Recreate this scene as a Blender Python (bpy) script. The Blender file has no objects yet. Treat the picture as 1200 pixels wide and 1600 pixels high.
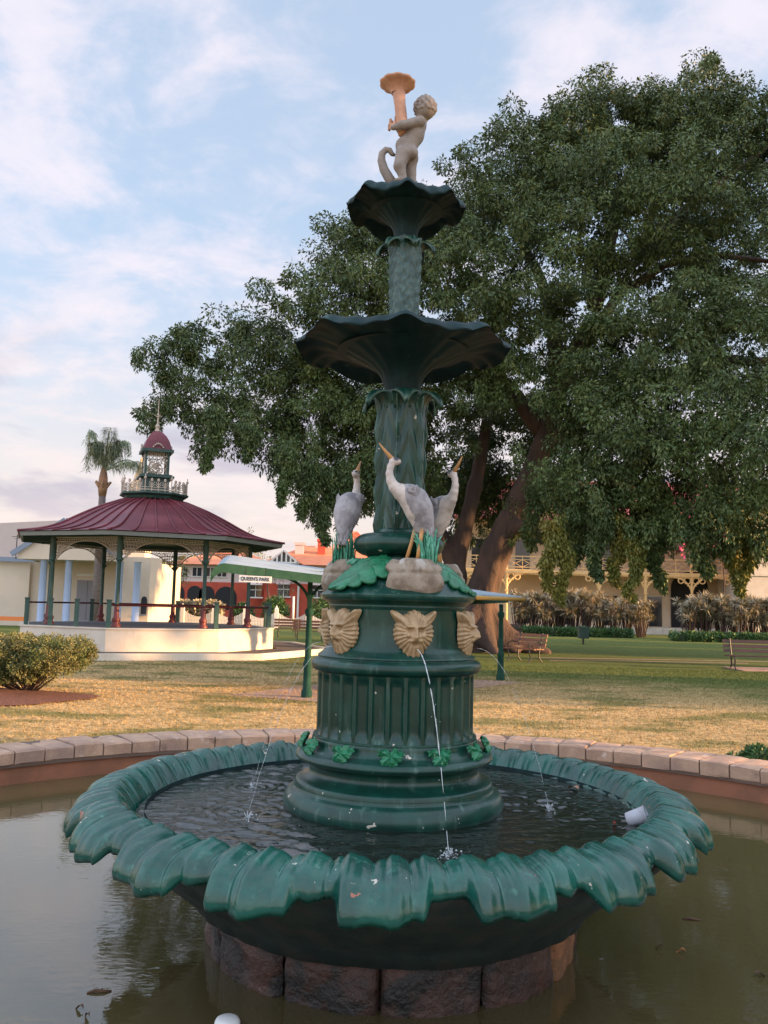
import bpy, math, random
import numpy as np
from mathutils import Vector, Matrix, noise as mnoise
R = math.radians; PI = math.pi
random.seed(4); rng = np.random.default_rng(7)
sc = bpy.context.scene

# ------------------------------------------------------------------ camera
EYE = 1.7; FPX = 1350.; PITCH = R(6.13); ROLL = R(1.4)
cam = bpy.data.objects.new('camera', bpy.data.cameras.new('camera')); sc.collection.objects.link(cam)
cam.location = (0, 0, EYE)
cam.data.sensor_fit = 'VERTICAL'; cam.data.sensor_height = 36.0; cam.data.lens = 36.0 * FPX / 1600.
cam.data.clip_start = 0.05; cam.data.clip_end = 3000
cam.rotation_euler = (Matrix.Rotation(PI/2 + PITCH, 3, 'X') @ Matrix.Rotation(ROLL, 3, 'Z')).to_euler()
sc.camera = cam

# ------------------------------------------------------------------ light
SUN_EL = R(8.5); SUN_AZ = R(-10)          # direction to the sun: right of the camera, slightly behind it
sdir = Vector((math.cos(SUN_AZ)*math.cos(SUN_EL), math.sin(SUN_AZ)*math.cos(SUN_EL), math.sin(SUN_EL)))
sun = bpy.data.objects.new('sun', bpy.data.lights.new('sun', 'SUN')); sc.collection.objects.link(sun)
sun.data.energy = 4.6; sun.data.angle = R(0.6); sun.data.color = (1.0, 0.56, 0.25)
sun.rotation_euler = sdir.to_track_quat('Z', 'Y').to_euler()
sc.view_settings.view_transform = 'Standard'; sc.view_settings.look = 'None'
sc.view_settings.exposure = 1.75; sc.view_settings.gamma = 1.0; sc.view_settings.use_curve_mapping = False

w = bpy.data.worlds.new("World"); sc.world = w; w.use_nodes = True
nt = w.node_tree; nt.nodes.clear()
def wn(t, **k):
    n = nt.nodes.new(t)
    for a, b in k.items(): setattr(n, a, b)
    return n
L = nt.links.new
out = wn('ShaderNodeOutputWorld'); bg = wn('ShaderNodeBackground'); bg.inputs[1].default_value = 0.1
sky = wn('ShaderNodeTexSky', sky_type='NISHITA', sun_disc=False, sun_elevation=SUN_EL,
         sun_rotation=PI/2 - SUN_AZ, air_density=1.0, dust_density=1.2, ozone_density=1.5)
tc = wn('ShaderNodeTexCoord'); sep = wn('ShaderNodeSeparateXYZ'); L(tc.outputs['Generated'], sep.inputs[0])
def wm(op, a, b=None, c=None):
    n = wn('ShaderNodeMath', operation=op)
    for i, v in enumerate((a, b, c)):
        if v is None: continue
        if isinstance(v, (int, float)): n.inputs[i].default_value = v
        else: L(v, n.inputs[i])
    return n.outputs[0]
def wmix(f, a, b):
    n = wn('ShaderNodeMix', data_type='RGBA'); 
    if isinstance(f, (int, float)): n.inputs[0].default_value = f
    else: L(f, n.inputs[0])
    for i, v in ((6, a), (7, b)):
        if isinstance(v, tuple): n.inputs[i].default_value = v + (1,)
        else: L(v, n.inputs[i])
    return n.outputs[2]
def wsmooth(v, a, b):
    n = wn('ShaderNodeMapRange', interpolation_type='SMOOTHSTEP'); L(v, n.inputs[0])
    n.inputs[1].default_value = a; n.inputs[2].default_value = b; return n.outputs[0]
zz = wm('MAXIMUM', sep.outputs[2], 0.0)
den = wm('ADD', zz, 0.16)
comb = wn('ShaderNodeCombineXYZ')
L(wm('DIVIDE', sep.outputs[0], den), comb.inputs[0]); L(wm('DIVIDE', sep.outputs[1], den), comb.inputs[1])
def wnoise(scale, detail, rough, off):
    mp = wn('ShaderNodeMapping'); mp.inputs[1].default_value = off; L(comb.outputs[0], mp.inputs[0])
    n = wn('ShaderNodeTexNoise'); n.inputs['Scale'].default_value = scale; n.inputs['Detail'].default_value = detail
    n.inputs['Roughness'].default_value = rough; n.inputs['Distortion'].default_value = 0.35
    L(mp.outputs[0], n.inputs['Vector']); return n.outputs[0]
n1 = wnoise(2.1, 8, 0.55, (5.1, 2.2, 0)); n2 = wnoise(5.5, 7, 0.6, (9.3, 4.2, 0)); n3 = wnoise(1.1, 6, .55, (1.2, 7.7, 0))
hz = wsmooth(zz, 0.0, 0.42)               # 0 at the horizon
base = wmix(wm('SUBTRACT', 0.93, wm('MULTIPLY', hz, 0.26)), sky.outputs[0], wmix(hz, (3.0, 2.5, 2.3), (1.95, 2.35, 3.0)))
cm = wsmooth(wm('ADD', wm('MULTIPLY', n1, 0.62), wm('MULTIPLY', n2, 0.38)), 0.44, 0.62)
cl = wmix(wm('MULTIPLY', cm, 0.80), base, wmix(hz, (3.1, 2.65, 2.5), (3.0, 2.76, 3.0)))
gm = wm('MULTIPLY', wsmooth(n3, 0.47, 0.62), wm('SUBTRACT', 1.0, wsmooth(zz, 0.16, 0.42)))
gm = wm('MULTIPLY', gm, wsmooth(zz, 0.02, 0.12))
cl2 = wmix(wm('MULTIPLY', gm, 0.62), cl, (1.55, 1.45, 1.85))
# sky boosted overhead and behind the camera to add unseen fill, dimmer ahead
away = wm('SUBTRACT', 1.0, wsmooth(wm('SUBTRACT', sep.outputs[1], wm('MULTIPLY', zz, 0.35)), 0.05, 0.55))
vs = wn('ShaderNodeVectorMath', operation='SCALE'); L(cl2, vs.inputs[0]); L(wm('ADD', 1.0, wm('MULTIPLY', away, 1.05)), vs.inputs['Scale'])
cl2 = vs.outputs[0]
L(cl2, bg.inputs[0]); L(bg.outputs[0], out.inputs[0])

# ------------------------------------------------------------------ helpers
COL = sc.collection
def ray(x, y):                            # photograph pixel -> direction (only used to read off positions)
    dx, dy = x-600, y-800; c, s = math.cos(ROLL), math.sin(ROLL)
    u = (c*dx + s*dy)/FPX; v = (-s*dx + c*dy)/FPX
    return Vector((u, math.cos(PITCH)+v*math.sin(PITCH), math.sin(PITCH)-v*math.cos(PITCH)))
def at(x, y, Y):
    r = ray(x, y); return Vector((0, 0, EYE)) + r*(Y/r.y)
def gnd(x, y, z=0):
    r = ray(x, y); return Vector((0, 0, EYE)) + r*((z-EYE)/r.z)

class MB:
    def __init__(s): s.v = []; s.f = []; s.n = 0
    def add(s, V, Fs):
        V = np.asarray(V, float).reshape(-1, 3); s.v.append(V)
        s.f += [tuple(i + s.n for i in f) for f in Fs]; s.n += len(V); return s
    def box(s, c, d, rz=0, taper=1.0, M=None):
        c = np.array(c, float); hx, hy, hz_ = d[0]/2, d[1]/2, d[2]/2
        V = []
        for z, t in ((-hz_, 1), (hz_, taper)):
            for x, y in ((-hx, -hy), (hx, -hy), (hx, hy), (-hx, hy)): V.append((x*t, y*t, z))
        V = np.array(V)
        if M is not None: V = V @ np.array(M).T
        if rz: V = V @ np.array([[math.cos(rz), math.sin(rz), 0], [-math.sin(rz), math.cos(rz), 0], [0, 0, 1]])
        return s.add(V + c, [(0, 3, 2, 1), (4, 5, 6, 7), (0, 1, 5, 4), (1, 2, 6, 5), (2, 3, 7, 6), (3, 0, 4, 7)])
    def bar(s, a, b, wd, ht=None):
        a = Vector(a); b = Vector(b); d = b - a; ht = ht or wd
        z = d.normalized(); up = Vector((0, 0, 1)) if abs(z.z) < .95 else Vector((1, 0, 0))
        x = z.cross(up).normalized(); y = z.cross(x)
        M = Matrix((x, y, z)).transposed()
        return s.box((a+b)/2, (wd, ht, d.length), M=M)
    def tube(s, pts, rad, n=10, caps=True, sx=1.0):
        pts = [Vector(p) for p in pts]; m = len(pts)
        if not hasattr(rad, '__len__'): rad = [rad]*m
        V = []; prev = None
        for i, p in enumerate(pts):
            t = (pts[min(i+1, m-1)] - pts[max(i-1, 0)])
            t = t.normalized() if t.length > 1e-9 else Vector((0, 0, 1))
            if prev is None:
                up = Vector((0, 0, 1)) if abs(t.z) < .9 else Vector((1, 0, 0)); x = t.cross(up).normalized()
            else: x = (prev - t*prev.dot(t)).normalized()
            prev = x; y = t.cross(x)
            for k in range(n):
                a = 2*PI*k/n; V.append(p + (x*math.cos(a)*sx + y*math.sin(a))*rad[i])
        Fs = [(i*n+k, i*n+(k+1) % n, (i+1)*n+(k+1) % n, (i+1)*n+k) for i in range(m-1) for k in range(n)]
        if caps: Fs += [tuple(range(n))[::-1], tuple(range((m-1)*n, m*n))]
        return s.add(V, Fs)
    def lathe(s, prof, n=48, c=(0, 0), fn=None, close=False, a0=0.):
        V = []; m = len(prof)
        for i, (r, z) in enumerate(prof):
            for k in range(n):
                a = a0 + 2*PI*k/n; rr = r if fn is None else fn(a, r, z, i)
                V.append((c[0]+rr*math.cos(a), c[1]+rr*math.sin(a), z))
        Fs = [(i*n+k, i*n+(k+1) % n, (i+1)*n+(k+1) % n, (i+1)*n+k) for i in range(m-1) for k in range(n)]
        if close: Fs += [tuple(range(n))[::-1], tuple(range((m-1)*n, m*n))]
        return s.add(V, Fs)
    def grid(s, fn, nu, nv, wrap=False):
        V = [fn(u/(nu if wrap else nu-1), v/(nv-1)) for v in range(nv) for u in range(nu)]
        e = nu if wrap else nu-1
        return s.add(V, [(v*nu+u, v*nu+(u+1) % nu, (v+1)*nu+(u+1) % nu, (v+1)*nu+u) for v in range(nv-1) for u in range(e)])
    def ball(s, c, r, n=10, sc_=(1, 1, 1), jit=0):
        c = np.array(c, float)
        V = []
        for i in range(n//2+1):
            ph = PI*i/(n//2)
            for k in range(n):
                a = 2*PI*k/n; q = 1 + (random.uniform(-jit, jit) if jit else 0)
                V.append((r*q*math.sin(ph)*math.cos(a)*sc_[0]+c[0], r*q*math.sin(ph)*math.sin(a)*sc_[1]+c[1], r*q*math.cos(ph)*sc_[2]+c[2]))
        return s.add(V, [(i*n+k, (i+1)*n+k, (i+1)*n+(k+1) % n, i*n+(k+1) % n) for i in range(n//2) for k in range(n)])
    def prism(s, poly, a, b, axis='z'):
        """poly: list of 2D points, extruded from a to b along axis"""
        n = len(poly); V = []
        for h in (a, b):
            for p in poly:
                V.append({'z': (p[0], p[1], h), 'y': (p[0], h, p[1]), 'x': (h, p[0], p[1])}[axis])
        return s.add(V, [tuple(range(n))[::-1], tuple(range(n, 2*n))] + [(i, (i+1) % n, n+(i+1) % n, n+i) for i in range(n)])
    def xf(s, M, start=0):
        M = np.array(M)
        for i in range(start, len(s.v)): s.v[i] = s.v[i] @ M[:3, :3].T + M[:3, 3]
        return s
    def build(s, name, m, parent=None, smooth=False, label=None, loc=None, rz=0, auto=None):
        me = bpy.data.meshes.new(name)
        V = np.concatenate(s.v) if s.v else np.zeros((0, 3))
        me.from_pydata(V.tolist(), [], s.f); me.update()
        if smooth: me.shade_smooth()
        if auto: me.set_sharp_from_angle(angle=R(auto))
        o = bpy.data.objects.new(name, me); COL.objects.link(o)
        if m: me.materials.append(m)
        if parent: o.parent = parent
        if loc is not None: o.location = loc
        if rz: o.rotation_euler.z = rz
        if label: o['label'] = label
        return o

def npmesh(name, V, F4, m, parent=None, smooth=False, loc=None):
    """fast quad mesh from arrays"""
    me = bpy.data.meshes.new(name); nf = len(F4); k = F4.shape[1]
    me.vertices.add(len(V)); me.vertices.foreach_set('co', V.astype(np.float32).ravel())
    me.loops.add(nf*k); me.loops.foreach_set('vertex_index', F4.astype(np.int32).ravel())
    me.polygons.add(nf); me.polygons.foreach_set('loop_start', np.arange(0, nf*k, k, dtype=np.int32))
    me.update(calc_edges=True)
    if smooth: me.shade_smooth()
    me.materials.append(m)
    o = bpy.data.objects.new(name, me); COL.objects.link(o)
    if parent: o.parent = parent
    if loc is not None: o.location = loc
    return o

def tag(o, label=None, cat=None, group=None, kind=None):
    for k, v in (('label', label), ('category', cat), ('group', group), ('kind', kind)):
        if v: o[k] = v
    return o
def thing(name, label, cat, loc=(0, 0, 0), rz=0, group=None):
    o = bpy.data.objects.new(name, None); COL.objects.link(o); o.location = loc; o.rotation_euler.z = rz
    return tag(o, label, cat, group)
def copy_tree(o, parent=None, loc=None, rz=None, label=None, group=None):
    c = o.copy(); COL.objects.link(c)
    if parent: c.parent = parent
    if loc is not None: c.location = loc
    if rz is not None: c.rotation_euler.z = rz
    if label: c['label'] = label
    if group: c['group'] = group
    for ch in list(o.children): copy_tree(ch, c)
    return c

def surfnets(fn, lo, hi, res):
    ax = [np.arange(lo[i], hi[i]+res, res) for i in range(3)]
    X, Y, Z = np.meshgrid(*ax, indexing='ij'); v = fn(X, Y, Z)
    nx, ny, nz = v.shape; cs = (nx-1, ny-1, nz-1)
    acc = np.zeros(cs+(3,)); cnt = np.zeros(cs)
    C = [(i, j, k) for i in (0, 1) for j in (0, 1) for k in (0, 1)]
    def sl(c): return v[c[0]:c[0]+cs[0], c[1]:c[1]+cs[1], c[2]:c[2]+cs[2]]
    for a in C:
        for d in range(3):
            if a[d] == 1: continue
            b = list(a); b[d] = 1
            va, vb = sl(a), sl(b); cr = (va < 0) != (vb < 0)
            t = np.where(cr, va/np.where(cr, va-vb, 1), 0)
            for e in range(3): acc[..., e] += np.where(cr, a[e] + (t if e == d else 0), 0)
            cnt += cr
    m = cnt > 0; idx = -np.ones(cs, int); idx[m] = np.arange(m.sum())
    I = np.argwhere(m); P = (acc[m]/cnt[m][:, None] + I)*res + np.array(lo)
    Fs = []
    for d in range(3):
        e1, e2 = (d+1) % 3, (d+2) % 3
        sh = list(v.shape); s0 = [slice(None)]*3; s1 = [slice(None)]*3
        s0[d] = slice(0, -1); s1[d] = slice(1, None)
        for e in (e1, e2): s0[e] = slice(1, -1); s1[e] = slice(1, -1)
        a, b = v[tuple(s0)] < 0, v[tuple(s1)] < 0
        for flip, msk in ((False, a & ~b), (True, ~a & b)):
            q = np.argwhere(msk)
            if not len(q): continue
            q[:, e1] += 1; q[:, e2] += 1
            def cell(o1, o2):
                c = q.copy(); c[:, e1] -= o1; c[:, e2] -= o2; return idx[c[:, 0], c[:, 1], c[:, 2]]
            qs = [cell(1, 1), cell(0, 1), cell(0, 0), cell(1, 0)]
            if flip: qs = qs[::-1]
            Fs.append(np.stack(qs, 1))
    return P, np.concatenate(Fs)
def sd_cap(X, Y, Z, a, b, ra, rb):
    a = np.array(a, float); b = np.array(b, float); d = b-a
    t = np.clip(((X-a[0])*d[0]+(Y-a[1])*d[1]+(Z-a[2])*d[2])/max((d@d), 1e-9), 0, 1)
    return np.sqrt((X-a[0]-t*d[0])**2+(Y-a[1]-t*d[1])**2+(Z-a[2]-t*d[2])**2) - (ra+(rb-ra)*t)
def sd_ell(X, Y, Z, c, r):
    k = np.sqrt(((X-c[0])/r[0])**2+((Y-c[1])/r[1])**2+((Z-c[2])/r[2])**2)
    return (k-1)*min(r)
def smin(a, b, k):
    h = np.clip(.5+.5*(b-a)/k, 0, 1); return b*(1-h)+a*h - k*h*(1-h)
def bumpy(X, Y, Z, s, seed=0):
    return (np.sin(X*s+seed)*np.sin(Y*s*1.13+1.7*seed)*np.sin(Z*s*.93+.6*seed)
            + .5*np.sin(X*s*2.1+Y*s*.7+seed)*np.sin(Z*s*2.3+X*s*.9+2*seed)*np.sin(Y*s*1.9))

# ------------------------------------------------------------------ materials
def mat(name, c1, c2=None, scale=6., rough=.6, bump=0., bscale=None, detail=6, metal=0., lo=.4, hi=.62,
        stretch=(1, 1, 1), extra=(), spec=.5, coat=0., trans=0., dist=.01, alpha=None, edge_tint=None):
    m = bpy.data.materials.new(name); m.use_nodes = True; t = m.node_tree; N = t.nodes.new; K = t.links.new
    b = t.nodes['Principled BSDF']; b.inputs['Roughness'].default_value = rough
    b.inputs['Metallic'].default_value = metal; b.inputs['Specular IOR Level'].default_value = spec
    b.inputs['Coat Weight'].default_value = coat; b.inputs['Coat Roughness'].default_value = .15
    if trans: b.inputs['Transmission Weight'].default_value = trans; b.inputs['IOR'].default_value = 1.33
    if alpha: b.inputs['Alpha'].default_value = alpha
    tcn = N('ShaderNodeTexCoord')
    def noise(s, det=6, st=(1, 1, 1), off=0):
        mp = N('ShaderNodeMapping'); mp.inputs['Scale'].default_value = st; mp.inputs['Location'].default_value = (off, off*.7, off*.3)
        K(tcn.outputs['Object'], mp.inputs[0]); n = N('ShaderNodeTexNoise'); n.inputs['Scale'].default_value = s
        n.inputs['Detail'].default_value = det; n.inputs['Roughness'].default_value = .6; K(mp.outputs[0], n.inputs['Vector']); return n.outputs[0]
    def mr(v, a, b_):
        n = N('ShaderNodeMapRange'); n.interpolation_type = 'SMOOTHSTEP'; K(v, n.inputs[0]); n.inputs[1].default_value = a; n.inputs[2].default_value = b_; return n.outputs[0]
    def mx(f, a, c):
        n = N('ShaderNodeMix'); n.data_type = 'RGBA'; K(f, n.inputs[0])
        for i, v in ((6, a), (7, c)):
            if isinstance(v, tuple): n.inputs[i].default_value = v[:3]+(1,)
            else: K(v, n.inputs[i])
        return n.outputs[2]
    col = c1
    if c2: col = mx(mr(noise(scale, detail, stretch), lo, hi), c1, c2)
    for i, e in enumerate(extra):     # (color, scale, lo, hi, stretch)
        col = mx(mr(noise(e[1], 5, e[4] if len(e) > 4 else (1, 1, 1), 3.3*(i+1)), e[2], e[3]), col, e[0])
    if edge_tint:                          # lighter tint on raised edges: (colour, from, to)
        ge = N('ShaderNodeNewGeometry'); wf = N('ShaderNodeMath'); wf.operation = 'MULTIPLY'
        K(mr(ge.outputs['Pointiness'], edge_tint[1], edge_tint[2]), wf.inputs[0]); K(mr(noise(18, 5, (1, 1, 1), 21), .35, .62), wf.inputs[1]); col = mx(wf.outputs[0], col, edge_tint[0])
    if isinstance(col, tuple): b.inputs['Base Color'].default_value = col[:3]+(1,)
    else: K(col, b.inputs['Base Color'])
    if bump:
        bn = N('ShaderNodeBump'); bn.inputs['Strength'].default_value = bump; bn.inputs['Distance'].default_value = dist
        K(noise(bscale or scale*4, 6, stretch, 11), bn.inputs['Height']); K(bn.outputs[0], b.inputs['Normal'])
    return m

CHIP = ((.50, .46, .38), 17, .690, .698); RUST = ((.30, .11, .06), 8, .690, .697)
STREAK = ((.10, .18, .15), 22, .55, .84, (1, 1, .12))
paint = mat('green_paint', (.0025, .031, .022), (.005, .048, .034), 7, .34, .25, 30, extra=(STREAK, CHIP), spec=.38, coat=.08, dist=.004, edge_tint=((.07, .16, .13), .52, .60))
paint_dark = mat('dark_green_paint', (.003, .018, .020), (.005, .027, .029), 7, .62, .25, 26, spec=.22, extra=(((.06, .12, .11), 12, .58, .85, (1, 1, .2)),), dist=.004)
paint_rim = mat('rim_green_paint', (.002, .052, .038), (.006, .088, .064), 5, .26, .6, 30, extra=(((.04, .16, .12), 16, .56, .80), CHIP, RUST), coat=.15, dist=.004, edge_tint=((.10, .27, .22), .515, .58))
paint_under = mat('grimy_green_underside', (.008, .022, .020), (.016, .032, .026), 6, .6, .6, 16, extra=(((.03, .03, .025), 8, .5, .7),), dist=.01)
leaf_paint = mat('leaf_green_paint', (.008, .12, .050), (.016, .18, .085), 20, .38, .3, 60, extra=(((.16, .30, .22), 24, .62, .8),), dist=.003)
reed_paint = mat('reed_green_paint', (.03, .22, .13), (.12, .40, .28), 30, .45, .3, 60, dist=.003)
gold = mat('tan_gold_paint', (.40, .28, .15), (.27, .18, .09), 22, .45, .3, 60, dist=.003)
grey_bird = mat('grey_feather_paint', (.34, .33, .34), (.21, .205, .22), 16, .6, .5, 60, dist=.004)
white_bird = mat('white_paint', (.58, .52, .47), (.45, .41, .38), 26, .55)
black_bird = mat('slate_paint', (.06, .07, .08), rough=.5)
beak_m = mat('ochre_paint', (.52, .28, .10), (.42, .22, .08), 20, .5)
rock_m = mat('weathered_stone', (.30, .25, .19), (.20, .16, .12), 14, .85, .8, 40, extra=(((.42, .40, .36), 9, .56, .7, (1, 1, .4)),), dist=.01)
cher_m = mat('cherub_stone', (.26, .23, .20), (.20, .175, .155), 12, .75, .4, 50, dist=.006)
pipe_m = mat('terracotta_sunlit_tint', (.58, .33, .21), (.46, .25, .16), 16, .7, .3, 50, dist=.004)  # orange of the low sun put into the base colour of pipe and hands
plinth_m = mat('wet_dark_stone', (.034, .019, .014), (.075, .034, .022), 5, .45, 1.0, 30, extra=(((.13, .10, .07), 30, .64, .74), ((.012, .012, .010), 4, .5, .62)), dist=.02)
plinth_dry = mat('dry_rust_stone', (.26, .12, .05), (.17, .08, .035), 10, .8, 1.0, 30, dist=.02)
coping_m = mat('pink_brick_coping', (.42, .275, .185), (.33, .21, .145), 5, .85, .5, 40, extra=(((.27, .18, .14), 1.7, .48, .66), ((.13, .09, .07), 4, .60, .78), ((.55, .42, .35), 9, .6, .72)), dist=.008)
mortar_m = mat('grey_mortar', (.12, .08, .06), rough=.9)
wall_m = mat('rendered_pool_wall', (.26, .105, .055), (.20, .085, .045), 3, .8, .4, 30, extra=(((.34, .24, .19), 7, .62, .75, (1, 1, .3)), ((.05, .035, .025), 2.5, .60, .75, (1, 1, .5))), dist=.008)
bark = mat('fig_bark', (.085, .052, .040), (.05, .034, .028), 2.2, .9, 1.0, 9, stretch=(1, 1, .35), dist=.06)
def leafmat(name, a, b, c, s=.35):
    m = mat(name, a, b, s, .55, extra=((c, 2.4, .50, .66), (tuple(x*1.5 for x in c), 7., .60, .66), (tuple(x*.55 for x in a), 9., .60, .68)), spec=.35); return m
fig_leaf = leafmat('fig_leaf', (.042, .074, .022), (.064, .104, .028), (.112, .146, .042), .45)
tip_leaf = leafmat('leaf_sunlit_tint', (.10, .12, .022), (.14, .14, .025), (.20, .17, .03))  # fig leaf recoloured yellow, sunlight put into the strand colour
bush_leaf = leafmat('clipped_bush_leaf', (.075, .105, .032), (.115, .12, .042), (.15, .14, .055), 2.0)
spike_leaf = leafmat('spiky_leaf', (.28, .26, .17), (.34, .28, .19), (.40, .36, .23), 1.2)
hedge_leaf = leafmat('low_hedge_leaf', (.04, .10, .03), (.06, .13, .035), (.09, .16, .045), 1.4)
palm_leaf = leafmat('palm_leaf', (.18, .23, .14), (.22, .27, .17), (.34, .32, .14), 1.0)
far_leaf = leafmat('far_leaf', (.10, .12, .045), (.14, .14, .06), (.17, .15, .06), .8)
cream = mat('cream_paint', (.60, .54, .45), (.54, .48, .39), 1.5, .8, extra=(((.42, .36, .29), 2.5, .58, .80, (1, 1, .25)),))
cream2 = mat('cream_render', (.66, .56, .44), (.61, .52, .41), .6, .85)
white = mat('white_gloss', (.70, .68, .64), rough=.5)
lace_m = mat('pale_lace_iron', (.42, .36, .29), rough=.6)
maroon = mat('maroon_roof_iron', (.105, .017, .026), (.155, .030, .042), 1.1, .42, .1, 10, spec=.4)
bs_green = mat('bandstand_green', (.012, .050, .042), (.02, .066, .055), 4, .5)
bs_red = mat('bandstand_red', (.11, .014, .012), rough=.5)
bs_grey = mat('grey_gutter', (.17, .20, .20), rough=.5)
floor_m = mat('bandstand_floor', (.055, .060, .070), rough=.8)
mulch_m = mat('red_brown_mulch', (.10, .040, .028), (.20, .085, .055), 30, .95, 1.0, 60, dist=.05)
mulch_g = mat('dark_bed_soil', (.07, .055, .045), (.10, .08, .06), 14, .95, .8, 40, dist=.03)
paving = mat('pink_paving', (.38, .25, .19), (.32, .20, .15), 1.5, .85, .2, 20)
slat_m = mat('timber_slat', (.20, .075, .035), (.14, .055, .03), 6, .6, stretch=(.2, 4, 4))
iron = mat('dark_iron', (.02, .022, .022), rough=.5)
shel_green = mat('shelter_green', (.010, .044, .034), (.016, .056, .040), 6, .8, spec=.12)
tin = mat('corrugated_tin', (.30, .37, .41), (.24, .30, .34), 2, .6, spec=.3)
soffit = mat('shelter_soffit', (.20, .17, .13), rough=.8)
gutter_m = mat('gutter_sunlit_tint', (.34, .22, .07), rough=.85, spec=.1)  # yellow evening light put into the gutter's base colour
ink = mat('black_lettering', (.02, .02, .02), rough=.6)
hall_roof = mat('beige_metal_roof', (.50, .42, .38), (.47, .40, .36), .5, .6)
blue = mat('pale_blue_column', (.34, .43, .60), rough=.6)
door_m = mat('grey_door', (.26, .25, .28), rough=.6)
bluegrey = mat('blue_grey_fascia', (.20, .25, .33), rough=.5)
glass = mat('dark_window_glass', (.03, .035, .04), rough=.08)
shade_m = mat('dark_interior', (.02, .02, .022), rough=.9)
brick_red = mat('red_brick', (.50, .085, .045), (.42, .07, .04), 1.2, .85)
tile_o = mat('orange_roof_tiles', (.72, .24, .11), (.62, .20, .09), 1.5, .8)
rose_wall = mat('pale_pink_render', (.60, .50, .46), rough=.8)
timber_y = mat('ochre_timber', (.80, .52, .22), (.72, .46, .19), 2, .6)
ver_wall = mat('cream_sandstone', (.70, .56, .39), (.64, .50, .35), .8, .85)
pink_roof = mat('faded_red_roof', (.36, .10, .10), (.30, .08, .08), 1, .7)
flower_m = mat('pink_blossom', (.62, .10, .22), rough=.7)
cup_m = mat('pale_plastic', (.60, .62, .68), rough=.25, trans=.25)
foam_m = mat('water_foam', (.75, .80, .82), rough=.2, trans=.5)
lid_m = mat('white_plastic', (.75, .77, .76), rough=.3)
dead_leaf = mat('dead_leaf', (.07, .035, .018), (.13, .07, .03), 10, .8)
orange_m = mat('orange_barrier', (.75, .22, .05), rough=.6)

# water -------------------------------------------------------------
def water(name, c1, c2, layers, rough, ior=1.6):
    m = bpy.data.materials.new(name); m.use_nodes = True; t = m.node_tree; N = t.nodes.new; K = t.links.new
    b = t.nodes['Principled BSDF']; b.inputs['Roughness'].default_value = rough; b.inputs['IOR'].default_value = ior
    tcn = N('ShaderNodeTexCoord'); n = N('ShaderNodeTexNoise'); n.inputs['Scale'].default_value = 1.3; n.inputs['Detail'].default_value = 6
    K(tcn.outputs['Object'], n.inputs['Vector'])
    mx = N('ShaderNodeMix'); mx.data_type = 'RGBA'; K(n.outputs[0], mx.inputs[0]); mx.inputs[6].default_value = c1+(1,); mx.inputs[7].default_value = c2+(1,)
    K(mx.outputs[2], b.inputs['Base Color'])
    prev = None
    for (s, st, d, strength) in layers:
        mp = N('ShaderNodeMapping'); mp.inputs['Scale'].default_value = st; K(tcn.outputs['Object'], mp.inputs[0])
        q = N('ShaderNodeTexNoise'); q.inputs['Scale'].default_value = s; q.inputs['Detail'].default_value = 3; q.inputs['Distortion'].default_value = .4; K(mp.outputs[0], q.inputs['Vector'])
        bn = N('ShaderNodeBump'); bn.inputs['Strength'].default_value = strength; bn.inputs['Distance'].default_value = d
        K(q.outputs[0], bn.inputs['Height'])
        if prev: K(prev, bn.inputs['Normal'])
        prev = bn.outputs[0]
    K(prev, b.inputs['Normal']); return m
pool_w = water('pool_water', (.072, .058, .024), (.100, .080, .034), [(3, (1, 1, 1), .006, .3), (14, (1, 2, 1), .003, .2)], .02, 1.95)
basin_w = water('basin_water', (.006, .009, .007), (.012, .016, .011), [(26, (1, 1.6, 1), .008, .5)], .03, 1.85)

# ------------------------------------------------------------------ ground
gm_ = bpy.data.materials.new('lawn'); gm_.use_nodes = True; t = gm_.node_tree; N = t.nodes.new; K = t.links.new
b = t.nodes['Principled BSDF']; b.inputs['Roughness'].default_value = .95; b.inputs['Specular IOR Level'].default_value = .1
tcn = N('ShaderNodeTexCoord')
def gnoise(s, det, st=(1, 1, 1)):
    mp = N('ShaderNodeMapping'); mp.inputs['Scale'].default_value = st; K(tcn.outputs['Object'], mp.inputs[0])
    n = N('ShaderNodeTexNoise'); n.inputs['Scale'].default_value = s; n.inputs['Detail'].default_value = det; n.inputs['Roughness'].default_value = .65; K(mp.outputs[0], n.inputs['Vector']); return n.outputs[0]
def gr(v, a, c):
    n = N('ShaderNodeMapRange'); n.interpolation_type = 'SMOOTHSTEP'; K(v, n.inputs[0]); n.inputs[1].default_value = a; n.inputs[2].default_value = c; return n.outputs[0]
def gx(f, a, c):
    n = N('ShaderNodeMix'); n.data_type = 'RGBA'; K(f, n.inputs[0])
    for i, v in ((6, a), (7, c)):
        if isinstance(v, tuple): n.inputs[i].default_value = v+(1,)
        else: K(v, n.inputs[i])
    return n.outputs[2]
sp = N('ShaderNodeSeparateXYZ'); K(tcn.outputs['Object'], sp.inputs[0])
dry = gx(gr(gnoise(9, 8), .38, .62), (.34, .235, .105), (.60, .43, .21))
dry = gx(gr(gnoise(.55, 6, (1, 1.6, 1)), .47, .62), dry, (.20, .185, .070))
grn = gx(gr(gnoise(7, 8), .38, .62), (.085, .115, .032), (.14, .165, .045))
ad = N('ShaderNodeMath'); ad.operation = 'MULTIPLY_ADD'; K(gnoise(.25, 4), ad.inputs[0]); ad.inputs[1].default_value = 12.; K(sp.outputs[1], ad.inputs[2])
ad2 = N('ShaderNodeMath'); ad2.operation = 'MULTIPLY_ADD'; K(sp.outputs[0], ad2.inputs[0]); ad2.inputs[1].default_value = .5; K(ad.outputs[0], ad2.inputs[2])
lawn = gx(gr(ad2.outputs[0], 24, 33), dry, grn)
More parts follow.
